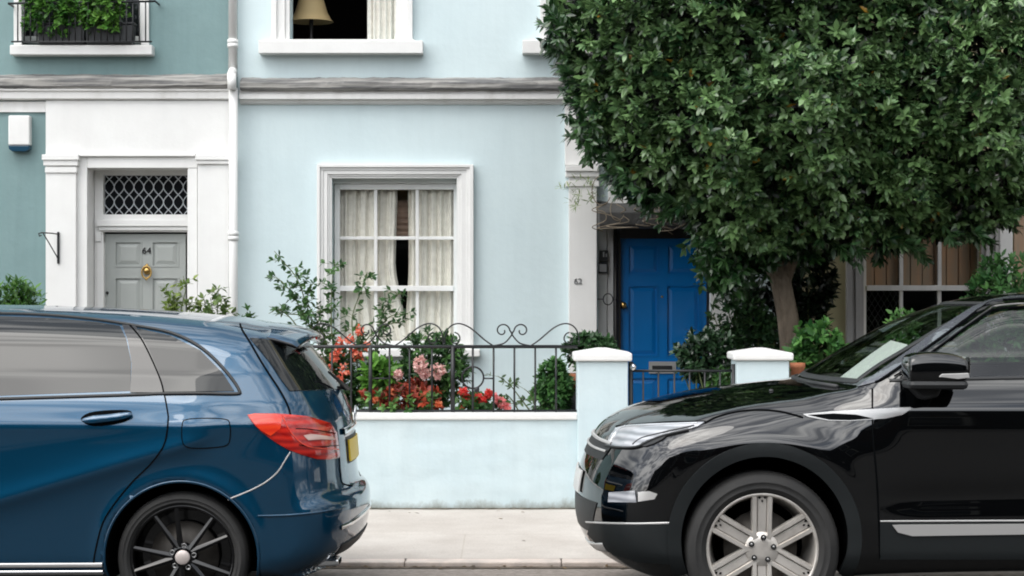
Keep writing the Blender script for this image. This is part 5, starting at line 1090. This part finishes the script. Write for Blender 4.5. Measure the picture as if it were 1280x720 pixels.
def tree():
    D = 15.5; t = empty('evergreen_tree', (X(985, D), D, .35), 'broad round evergreen tree with glossy dark leaves in front of the blue door', 'tree'); to = np.array(t.location)
    out = [(690,8),(686,30),(698,48),(696,66),(706,88),(712,118),(727,140),(724,165),(742,186),(756,200),(768,222),(784,236),(806,248),(832,256),(856,268),(876,290),(886,320),(902,330),(925,318),(950,318),(985,312),(1020,306),(1050,312),(1085,300),(1120,308),(1150,292),(1190,296),(1225,290),(1250,276),(1272,262),(1310,240),(1350,180),(1372,90),(1370,0),(1340,-90),(1270,-170),(1160,-225),(1020,-240),(880,-215),(770,-150),(700,-70)]
    poly = np.array([(X(a, D), Z(b, D)) for a, b in out]); lo, hi = poly.min(0), poly.max(0)
    def pts(n, fr):                           # fr: 'front' surface, 'vol' volume
        p = rng.uniform(lo, hi, (n, 2)); ins, d = inpoly2(p, poly); p, d = p[ins], d[ins]
        dep = 1.45*np.sqrt(1-(1-np.clip(d/1.3, 0, 1))**2)+.05
        if fr == 'front': y = -dep*(1-np.abs(rng.normal(0, .10, len(p))))
        elif fr == 'back': y = dep*.9*(1-np.abs(rng.normal(0, .1, len(p))))
        else: y = rng.uniform(-.85, .8, len(p))*dep
        q = np.stack([p[:,0], D+y, p[:,1]], 1); lu = lump(q, 5, 8.)*.8+lump(q, 9, 16)*.4
        q[:,1] += np.sign(y)*(-lu)*-.0+(-1 if fr == 'front' else 0)*lu*.62
        c = np.array([X(1000, D), D, Z(60, D)]); o = unit((q-c)*np.array([.55, 1, .6]))
        if fr == 'front': o = unit(o*.7+np.array([0,-.55,.25]))
        return q, o, lu
    parts = []
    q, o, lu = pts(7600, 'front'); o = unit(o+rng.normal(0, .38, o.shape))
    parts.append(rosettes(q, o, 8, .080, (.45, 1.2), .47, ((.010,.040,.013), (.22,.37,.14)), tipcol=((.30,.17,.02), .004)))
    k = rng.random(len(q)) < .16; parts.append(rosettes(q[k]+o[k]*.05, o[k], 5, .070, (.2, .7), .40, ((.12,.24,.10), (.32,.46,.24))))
    q, o, lu = pts(8200, 'vol'); parts.append(rosettes(q, unit(o+rng.normal(0, .6, o.shape)), 7, .10, (.4, 1.3), .40, ((.002,.006,.003), (.007,.018,.007))))  # inner leaves coloured near black: the crown's inner shade is in their colour
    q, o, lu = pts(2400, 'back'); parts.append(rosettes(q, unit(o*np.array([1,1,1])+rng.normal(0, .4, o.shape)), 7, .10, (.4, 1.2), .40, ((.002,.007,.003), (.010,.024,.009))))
    # hanging sprays over the door and under the crown
    for (a, b, a2, b2, n, dy) in ((893,300,907,372,60,-.5),(882,300,888,338,26,-.5),(915,300,920,352,40,-.3),(1000,300,1010,335,30,.2),(948,308,972,318,34,-.35),(985,305,1004,316,26,-.3),(930,300,945,345,36,-.2),(728,140,742,185,20,-.7),(690,20,694,60,16,-.7)):
        s = rng.random(n)[:, None]; A = np.array(P(a, b, D+dy)); Bq = np.array(P(a2, b2, D+dy)); c = A+(Bq-A)*s+rng.normal(0, .06, (n, 3)); parts.append(rosettes(c, np.tile([[.1,-.5,-.6]], (n, 1))+rng.normal(0, .4, (n, 3)), 7, .09, (.3, 1.1), .38, ((.008,.03,.010), (.045,.11,.03))))
    op = catmull(poly, 6, True); cen = op.mean(0); nrm = unit(op-cen)
    for _ in range(280):                      # loose sprigs that break the outline
        i = rng.integers(len(op)); ln = rng.uniform(.02, .14)+(rng.uniform(0,.14) if nrm[i,1] < -.4 else 0); d3 = np.array([nrm[i,0]+rng.normal(0,.35), rng.normal(-.1,.35), nrm[i,1]*.7+rng.normal(-.05,.35)]); b0 = np.array([op[i,0], D+rng.normal(-.15,.35), op[i,1]])-d3*.05
        m_ = int(2+ln*16); s_ = rng.random(m_)[:, None]; parts.append(rosettes(b0+d3*ln*s_, np.tile(d3[None], (m_, 1)), 5, .088, (.3, 1.0), .38, ((.012,.045,.016), (.09,.20,.07))))
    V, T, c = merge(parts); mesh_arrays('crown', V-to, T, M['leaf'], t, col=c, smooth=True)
    tr = MB(); rel = lambda a, b, dy=0: Vector(P(a, b, D+dy))-Vector(to)
    tr.tube([Vector((.10,0,-.3))+rel(986,470)*1.0*Vector((1,0,0)).length*0+Vector((rel(990,560).x,0,0)), rel(990,470), rel(989,430), rel(984,392), rel(976,352), rel(964,322,.05), rel(950,288,.08), rel(930,240,.1)], [.14,.098,.092,.085,.082,.076,.065,.045], 14)
    tr.tube([rel(977,356), rel(990,320,.05), rel(1012,275,.1), rel(1040,200,.1), rel(1060,120)], [.065,.06,.05,.045,.03], 10); tr.tube([rel(964,322,.05), rel(990,270,-.1), rel(1000,180,-.2), rel(1000,60,-.2)], [.06,.05,.04,.02], 10)
    tr.build('trunk', M['trunk'], t)
    b = MB()
    for i in range(60):
        a = rng.uniform([900,130],[1100,270]); e = np.array([985,60])+(a-np.array([985,200]))*rng.uniform(1.2,2.2); b.tube([rel(a[0],a[1],rng.uniform(-.2,.2)), rel((a[0]+e[0])/2,(a[1]+e[1])/2,rng.uniform(-.5,.5)), rel(e[0],e[1],rng.uniform(-.9,.9))], [.018,.012,.005], 5)
    b.build('branch', M['trunk'], t)
tree()
# ------------------------------------------------------------------ shrubs, climbers and flowers
GREEN = ((.020,.065,.018), (.085,.19,.045))
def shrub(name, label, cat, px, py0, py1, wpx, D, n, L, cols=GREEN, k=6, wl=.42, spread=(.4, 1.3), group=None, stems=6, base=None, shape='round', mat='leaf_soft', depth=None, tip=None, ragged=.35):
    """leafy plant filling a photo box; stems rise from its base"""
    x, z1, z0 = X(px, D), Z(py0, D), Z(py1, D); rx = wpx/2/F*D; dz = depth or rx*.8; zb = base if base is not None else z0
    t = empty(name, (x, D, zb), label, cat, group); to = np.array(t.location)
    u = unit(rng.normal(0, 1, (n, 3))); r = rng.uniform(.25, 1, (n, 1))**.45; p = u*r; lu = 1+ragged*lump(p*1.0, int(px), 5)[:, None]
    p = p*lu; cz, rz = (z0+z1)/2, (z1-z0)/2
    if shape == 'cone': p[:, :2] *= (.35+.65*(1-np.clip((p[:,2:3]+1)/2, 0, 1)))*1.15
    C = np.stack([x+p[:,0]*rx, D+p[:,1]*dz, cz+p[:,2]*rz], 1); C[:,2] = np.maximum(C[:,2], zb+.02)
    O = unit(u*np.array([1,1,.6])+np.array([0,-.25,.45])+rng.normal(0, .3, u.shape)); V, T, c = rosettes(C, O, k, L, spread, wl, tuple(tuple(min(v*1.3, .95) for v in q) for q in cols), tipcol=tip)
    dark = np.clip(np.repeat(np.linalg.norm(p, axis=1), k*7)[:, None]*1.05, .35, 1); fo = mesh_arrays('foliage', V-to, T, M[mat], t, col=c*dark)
    b = MB()
    for i in range(stems):
        j = rng.integers(n); e = C[j]-to; b.tube([(rng.normal(0,.03), rng.normal(0,.03), 0), Vector(e)*.5+Vector((rng.normal(0,.04),0,.05)), Vector(e)], [.010,.007,.004], 5)
    if stems: b.build('stem', M['stem'], t)
    return t
def bloom(t, px, py, D, r, c0, c1, n=46, name='flower_head', pet=.022):
    """a rounded head of many small petals"""
    to = np.array(t.location); ctr = np.array(P(px, py, D)); u = unit(rng.normal(0, 1, (n, 3))); C = ctr+u*r*rng.uniform(.55, 1, (n, 1)); V, T, c = rosettes(C, u+rng.normal(0,.3,u.shape), 4, pet, (.7, 1.4), .8, (c0, c1))
    return mesh_arrays(name, V-to, T, M['petal'], t, col=c)
def climber(name, label, cat, stems, D, L=.055, cols=GREEN, per=.035, group=None, dens=1.0):
    """arching bare stems with paired leaves, given as photo polylines"""
    base = P(stems[0][0][0], 540, D); t = empty(name, base, label, cat, group); to = np.array(t.location); b = MB(); Cs = []; Os = []
    for st in stems:
        pl = catmull([(*P(a, c, D+(d if d is not None else 0)),) for a, c, d in [(s+(0,))[:3] for s in st]], 8); b.tube([Vector(p-to) for p in pl], np.linspace(.0065, .0025, len(pl)), 5)
        d = np.linalg.norm(np.diff(pl, axis=0), axis=1); s = np.concatenate([[0], np.cumsum(d)]); m = int(s[-1]/per*dens)
        for k in range(m):
            v = rng.uniform(.12, 1)*s[-1]; p = np.array([np.interp(v, s, pl[:, i]) for i in range(3)]); a = rng.uniform(0, 6.28); side = np.array([math.cos(a), math.sin(a)*.7, rng.uniform(-.1,.5)]); q = p+side*rng.uniform(.02, .10); b.tube([Vector(p-to), Vector(q-to)], .0018, 3, False); Cs.append(q); Os.append(side)
    V, T, c = rosettes(np.array(Cs), np.array(Os), 4, L, (.3, 1.2), .5, cols); mesh_arrays('foliage', V-to, T, M['leaf_soft'], t, col=c); b.build('stem', M['stem'], t); return t
GD = DW+.55
# climbing rose left of the sash window
rose = climber('rose_bush', 'tall loose rose bush with orange red blooms climbing in front of the sash window', 'rose bush', [
    [(432,520),(415,450),(388,395),(372,350),(352,325),(343,314)], [(425,500),(398,430),(368,372),(352,352),(341,346)], [(440,520),(418,440),(414,385),(416,345),(419,328)], [(450,520),(446,450),(440,400),(452,362),(459,340)],
    [(460,520),(472,430),(478,392),(492,372),(502,366)], [(395,470),(372,410),(350,388),(336,392)], [(430,470),(462,420),(492,404),(506,408)], [(420,460),(398,405),(384,375),(392,352)], [(466,480),(470,430),(484,398),(510,392)], [(410,440),(380,398),(358,392),(345,384)]], GD, .05, ((.03,.085,.03), (.10,.21,.06)), per=.024)
for (a, b_, r_) in ((424,428,.040),(438,424,.035),(447,446,.050),(418,446,.035),(432,462,.040),(452,412,.038),(424,475,.034),(443,436,.04),(458,432,.032),(426,440,.04),(412,462,.03)): bloom(rose, a, b_, GD-.1, r_*1.05, (.66,.10,.055), (.92,.38,.26), 15)
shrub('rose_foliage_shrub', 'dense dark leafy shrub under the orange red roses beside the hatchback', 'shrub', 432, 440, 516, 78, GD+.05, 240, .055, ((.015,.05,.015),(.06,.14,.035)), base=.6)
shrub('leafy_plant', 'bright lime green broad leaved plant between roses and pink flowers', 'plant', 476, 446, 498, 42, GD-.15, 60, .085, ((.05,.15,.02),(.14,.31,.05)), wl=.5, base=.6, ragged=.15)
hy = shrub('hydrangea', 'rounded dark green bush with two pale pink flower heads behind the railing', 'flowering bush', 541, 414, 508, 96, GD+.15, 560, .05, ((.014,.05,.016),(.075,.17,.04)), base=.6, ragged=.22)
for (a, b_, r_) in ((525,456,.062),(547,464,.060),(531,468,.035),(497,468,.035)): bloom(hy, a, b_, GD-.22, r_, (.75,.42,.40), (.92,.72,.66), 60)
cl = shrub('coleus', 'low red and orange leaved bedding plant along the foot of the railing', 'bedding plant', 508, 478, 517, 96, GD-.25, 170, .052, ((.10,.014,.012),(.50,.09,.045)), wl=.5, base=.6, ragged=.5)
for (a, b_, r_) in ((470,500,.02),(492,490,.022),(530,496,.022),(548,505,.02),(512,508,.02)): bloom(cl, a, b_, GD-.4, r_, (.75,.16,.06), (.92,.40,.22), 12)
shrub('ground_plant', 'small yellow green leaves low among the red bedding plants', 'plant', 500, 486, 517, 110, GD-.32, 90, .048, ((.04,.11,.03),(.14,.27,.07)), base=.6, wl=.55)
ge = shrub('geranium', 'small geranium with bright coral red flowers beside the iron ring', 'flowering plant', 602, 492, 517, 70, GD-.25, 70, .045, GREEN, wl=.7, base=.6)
for (a, b_, r_) in ((579,490,.034),(583,498,.03),(597,497,.032),(604,500,.03),(611,492,.03),(577,512,.03),(594,506,.028)): bloom(ge, a, b_, GD-.3, r_, (.70,.03,.03), (.88,.16,.13), 24)
for (a, b_, r_) in ((626,502,.035),(631,507,.03),(620,498,.026),(634,511,.026)): bloom(ge, a, b_, GD-.3, r_, (.85,.22,.24), (.92,.45,.42), 24)
climber('trailing_plant', 'thin trailing stem plant leaning between railing bars beside the coral geranium', 'plant', [[(665,517),(652,500),(638,482),(622,470)], [(650,517),(640,500),(632,492)], [(672,517),(664,495),(655,486)]], GD-.2, .04, ((.05,.10,.04),(.14,.22,.09)), per=.03)
shrub('potted_shrub', 'fresh green upright shrub beside the left gate pier', 'shrub', 692, 448, 517, 62, GD-.15, 260, .055, ((.025,.085,.025),(.11,.26,.07)), shape='cone', base=.6, wl=.5)
# planters behind the left pier
pt = empty('plant_pot', P(714, 520, GD+.1), 'dark plant pot with terracotta rim behind the left gate pier', 'plant pot'); b = MB(); b.lathe([(.001,-.3),(.11,-.3),(.14,.20),(.001,.20)], (0,0,0), 'z', 24); b.build('pot', M['black_pot'], pt); b = MB(); b.lathe([(.001,.205),(.148,.205),(.155,.31),(.14,.315),(.001,.28)], (0,0,0), 'z', 24); b.build('rim', M['terracotta'], pt)
shrub('pot_plant', 'dark green bushy plant growing in the pot behind the left gate pier', 'pot plant', 738, 416, 462, 64, GD+.2, 240, .06, ((.012,.04,.014),(.05,.12,.04)), base=Z(466, GD+.2))
# by the blue door and the right pier
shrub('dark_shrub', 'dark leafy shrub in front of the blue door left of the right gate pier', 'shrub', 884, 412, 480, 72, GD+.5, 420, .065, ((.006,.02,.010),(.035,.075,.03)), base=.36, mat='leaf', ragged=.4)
shrub('small_shrub', 'small mid green shrub low between gate and right gate pier', 'shrub', 906, 462, 500, 34, GD+.1, 70, .055, GREEN, base=.4)
iv = climber('climbing_plant', 'dark climber trailing down the white pilaster beside the tree trunk', 'climber', [[(935,470),(925,430),(912,395),(905,360),(905,330)], [(940,470),(930,420),(928,380),(918,340)], [(945,470),(948,430),(942,390),(935,350),(930,318)], [(950,470),(958,440),(952,400)], [(935,460),(915,425),(898,408),(893,395)], [(945,470),(962,450),(968,420),(955,390)]], DH-.9, .06, ((.014,.05,.02),(.07,.15,.05)), per=.009)
shrub('bay_shrub', 'bright green glossy shrub to the right of the right gate pier', 'shrub', 1022, 404, 475, 70, GD+.2, 190, .07, ((.02,.08,.02),(.10,.24,.055)), base=.4, wl=.5, ragged=.65)
shrub('hedge_shrub', 'bright green shrub rising above the roof of the black crossover', 'shrub', 1252, 322, 515, 116, GD+.4, 760, .07, ((.015,.06,.018),(.085,.20,.055)), base=.4, ragged=.4)
shrub('young_shrub', 'small light green sprig against the dark lower window of the cream house', 'shrub', 1130, 380, 510, 46, GD+.3, 130, .07, ((.04,.12,.03),(.14,.28,.08)), base=.4)
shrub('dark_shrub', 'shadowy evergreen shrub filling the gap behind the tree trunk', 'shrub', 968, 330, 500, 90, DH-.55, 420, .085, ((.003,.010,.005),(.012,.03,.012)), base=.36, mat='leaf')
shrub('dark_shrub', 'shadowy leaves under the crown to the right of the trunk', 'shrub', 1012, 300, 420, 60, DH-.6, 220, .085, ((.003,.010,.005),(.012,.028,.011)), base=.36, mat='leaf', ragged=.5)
ppt = empty('plant_pot', P(997, 474, GD-.1), 'small orange terracotta pot beside the right gate pier', 'plant pot'); b = MB(); b.lathe([(.001,-.25),(.035,-.25),(.05,.08),(.056,.085),(.056,.12),(.048,.12),(.001,.10)], (0,0,0), 'z', 20); b.build('pot', M['terracotta'], ppt)
# left-hand garden
shrub('fern_shrub', 'bright feathery green shrub above the hatchback roof against the teal wall', 'shrub', 22, 345, 505, 92, DH-1.2, 560, .075, ((.015,.06,.012),(.10,.22,.035)), wl=.3, base=.36)
climber('rose_shoot', 'yellow green young shoots in front of the grey door', 'plant', [[(228,430),(226,390),(232,362),(229,345)], [(222,430),(216,385),(210,368),(207,360)], [(236,430),(236,395),(240,375)], [(224,430),(221,392),(222,372)]], DH-1.4, .055, ((.10,.17,.03),(.26,.33,.08)), per=.016)
climber('rose_shoot', 'pale green young shoots in front of the white pilaster beside the downpipe', 'plant', [[(268,430),(272,385),(273,360)], [(262,430),(258,390),(254,370)], [(275,430),(281,395),(284,378)], [(265,430),(266,395),(263,372)]], DH-1.4, .055, ((.08,.15,.04),(.22,.30,.10)), per=.016)
shrub('small_shrub', 'small green tuft at the foot of the downpipe by the hatchback roof', 'shrub', 310, 378, 500, 24, DH-1.3, 90, .06, GREEN, base=.36)
wb = shrub('window_box_plant', 'bushy bright green plant spilling over the left window box upstairs', 'window box plant', 70, -20, 46, 84, DH-.14, 300, .05, ((.02,.09,.012),(.12,.28,.045)), depth=.16, group='plants in the upper window boxes', wl=.55, stems=0)
wb = shrub('window_box_plant', 'bushy bright green plant spilling over the right window box upstairs', 'window box plant', 130, -20, 44, 62, DH-.14, 230, .05, ((.03,.11,.012),(.16,.32,.06)), depth=.16, group='plants in the upper window boxes', wl=.55, stems=0)
# dry tendrils over the door hood
tw = MB()
for i in range(9):
    a = rng.uniform(755, 850); pts = [(a, 255)]+[(a+rng.normal(0, 9)+j*rng.uniform(-3, 6), 255+j*rng.uniform(5, 8)) for j in range(1, 6)]; pl = catmull([P(u, v, DH-.5+rng.normal(0,.04)) for u, v in pts], 6); tw.tube([Vector(p) for p in pl], .0045, 5)
for s_ in ((752,238,12),(772,262,9)):
    tw.tube([Vector(P(s_[0]+s_[2]*math.cos(a), s_[1]+s_[2]*1.5*math.sin(a), DH-.5)) for a in np.linspace(.5, 5.6, 24)], .0045, 5)
tag(tw.build('dry_tendril', M['twig']), 'dry curling tendrils hanging over the grey hood of the blue door', 'tendrils')
shrub('wisp_plant', 'wispy pale green tuft at the capital of the white pilaster', 'plant', 726, 222, 262, 50, DH-.35, 34, .07, ((.10,.16,.05),(.26,.32,.14)), k=4, wl=.14, stems=0, ragged=.5)
build_blue_car(); build_black_car()
# ------------------------------------------------------------------ sky, sun, camera
SUN_EL, SUN_AZ = R(56), R(-140)          # azimuth measured from +Y clockwise: sun high, behind the camera to the left
wd = bpy.data.worlds.new('World'); SC.world = wd; wd.use_nodes = True; nt = wd.node_tree; N = nt.nodes; N.clear()
out = N.new('ShaderNodeOutputWorld'); bg = N.new('ShaderNodeBackground'); lk(nt, bg.outputs[0], out.inputs[0]); bg.inputs[1].default_value = .104
sky = N.new('ShaderNodeTexSky'); sky.sky_type = 'NISHITA'; sky.sun_disc = False; sky.sun_elevation = SUN_EL; sky.sun_rotation = SUN_AZ; sky.air_density = 1.2; sky.dust_density = 2
tc = N.new('ShaderNodeTexCoord'); mp = N.new('ShaderNodeMapping'); mp.inputs['Scale'].default_value = (1, 1, 3.4); lk(nt, tc.outputs['Generated'], mp.inputs[0])
no = N.new('ShaderNodeTexNoise'); no.inputs['Scale'].default_value = 2.3; no.inputs['Detail'].default_value = 2.5; no.inputs['Roughness'].default_value = .5; no.inputs['Distortion'].default_value = .2; lk(nt, mp.outputs[0], no.inputs['Vector'])
mr = N.new('ShaderNodeMapRange'); mr.inputs[1].default_value = .30; mr.inputs[2].default_value = .58; mr.inputs[3].default_value = .5; mr.inputs[4].default_value = .97; lk(nt, no.outputs[0], mr.inputs[0])
n2 = N.new('ShaderNodeTexNoise'); n2.inputs['Scale'].default_value = 6; n2.inputs['Detail'].default_value = 2.5; lk(nt, mp.outputs[0], n2.inputs['Vector'])
cr = N.new('ShaderNodeValToRGB'); cr.color_ramp.elements[0].position = .40; cr.color_ramp.elements[0].color = (5.5,5.8,6.3,1); cr.color_ramp.elements[1].position = .60; cr.color_ramp.elements[1].color = (18.5,18.5,18.3,1); lk(nt, n2.outputs[0], cr.inputs[0])
mx = N.new('ShaderNodeMix'); mx.data_type = 'RGBA'; lk(nt, mr.outputs[0], mx.inputs[0]); lk(nt, sky.outputs[0], mx.inputs[6]); lk(nt, cr.outputs[0], mx.inputs[7]); 
# hazy brightening of the cloud layer around the hidden sun
SD = (math.sin(SUN_AZ)*math.cos(SUN_EL*.75), math.cos(SUN_AZ)*math.cos(SUN_EL*.75), math.sin(SUN_EL*.75))
dp = N.new('ShaderNodeVectorMath'); dp.operation = 'DOT_PRODUCT'; lk(nt, tc.outputs['Generated'], dp.inputs[0]); dp.inputs[1].default_value = SD
gw = N.new('ShaderNodeMapRange'); gw.interpolation_type = 'SMOOTHSTEP'; gw.inputs[1].default_value = .0; gw.inputs[2].default_value = 1; gw.inputs[3].default_value = .75; gw.inputs[4].default_value = 2.3; lk(nt, dp.outputs['Value'], gw.inputs[0])
ml = N.new('ShaderNodeMix'); ml.data_type = 'RGBA'; ml.blend_type = 'MULTIPLY'; ml.inputs[0].default_value = 1; lk(nt, mx.outputs[2], ml.inputs[6]); lk(nt, gw.outputs[0], ml.inputs[7]); lk(nt, ml.outputs[2], bg.inputs[0])
sd = bpy.data.lights.new('sun', 'SUN'); sd.energy = 1.5; sd.angle = R(40); sd.color = (1, .96, .90); so = link(bpy.data.objects.new('sun', sd))
dv = Vector((math.sin(SUN_AZ)*math.cos(SUN_EL), math.cos(SUN_AZ)*math.cos(SUN_EL), math.sin(SUN_EL))); so.rotation_euler = dv.to_track_quat('Z', 'Y').to_euler(); so.location = (0,0,20)
cd = bpy.data.cameras.new('camera'); co = link(bpy.data.objects.new('camera', cd)); cd.sensor_width = 36; cd.lens = F/1280*36; cd.shift_y = (HY-360)/1280; co.location = (0,0,H); co.rotation_euler = (R(90),0,0); cd.clip_end = 2000; cd.clip_start = .1
SC.camera = co
SC.view_settings.view_transform = 'Standard'; SC.view_settings.look = 'None'; SC.view_settings.exposure = 0
cy = SC.cycles; cy.filter_width = 1.9; cy.use_denoising = True; cy.max_bounces = 8; cy.transparent_max_bounces = 12; cy.caustics_reflective = False; cy.caustics_refractive = False; cy.sample_clamp_indirect = 6
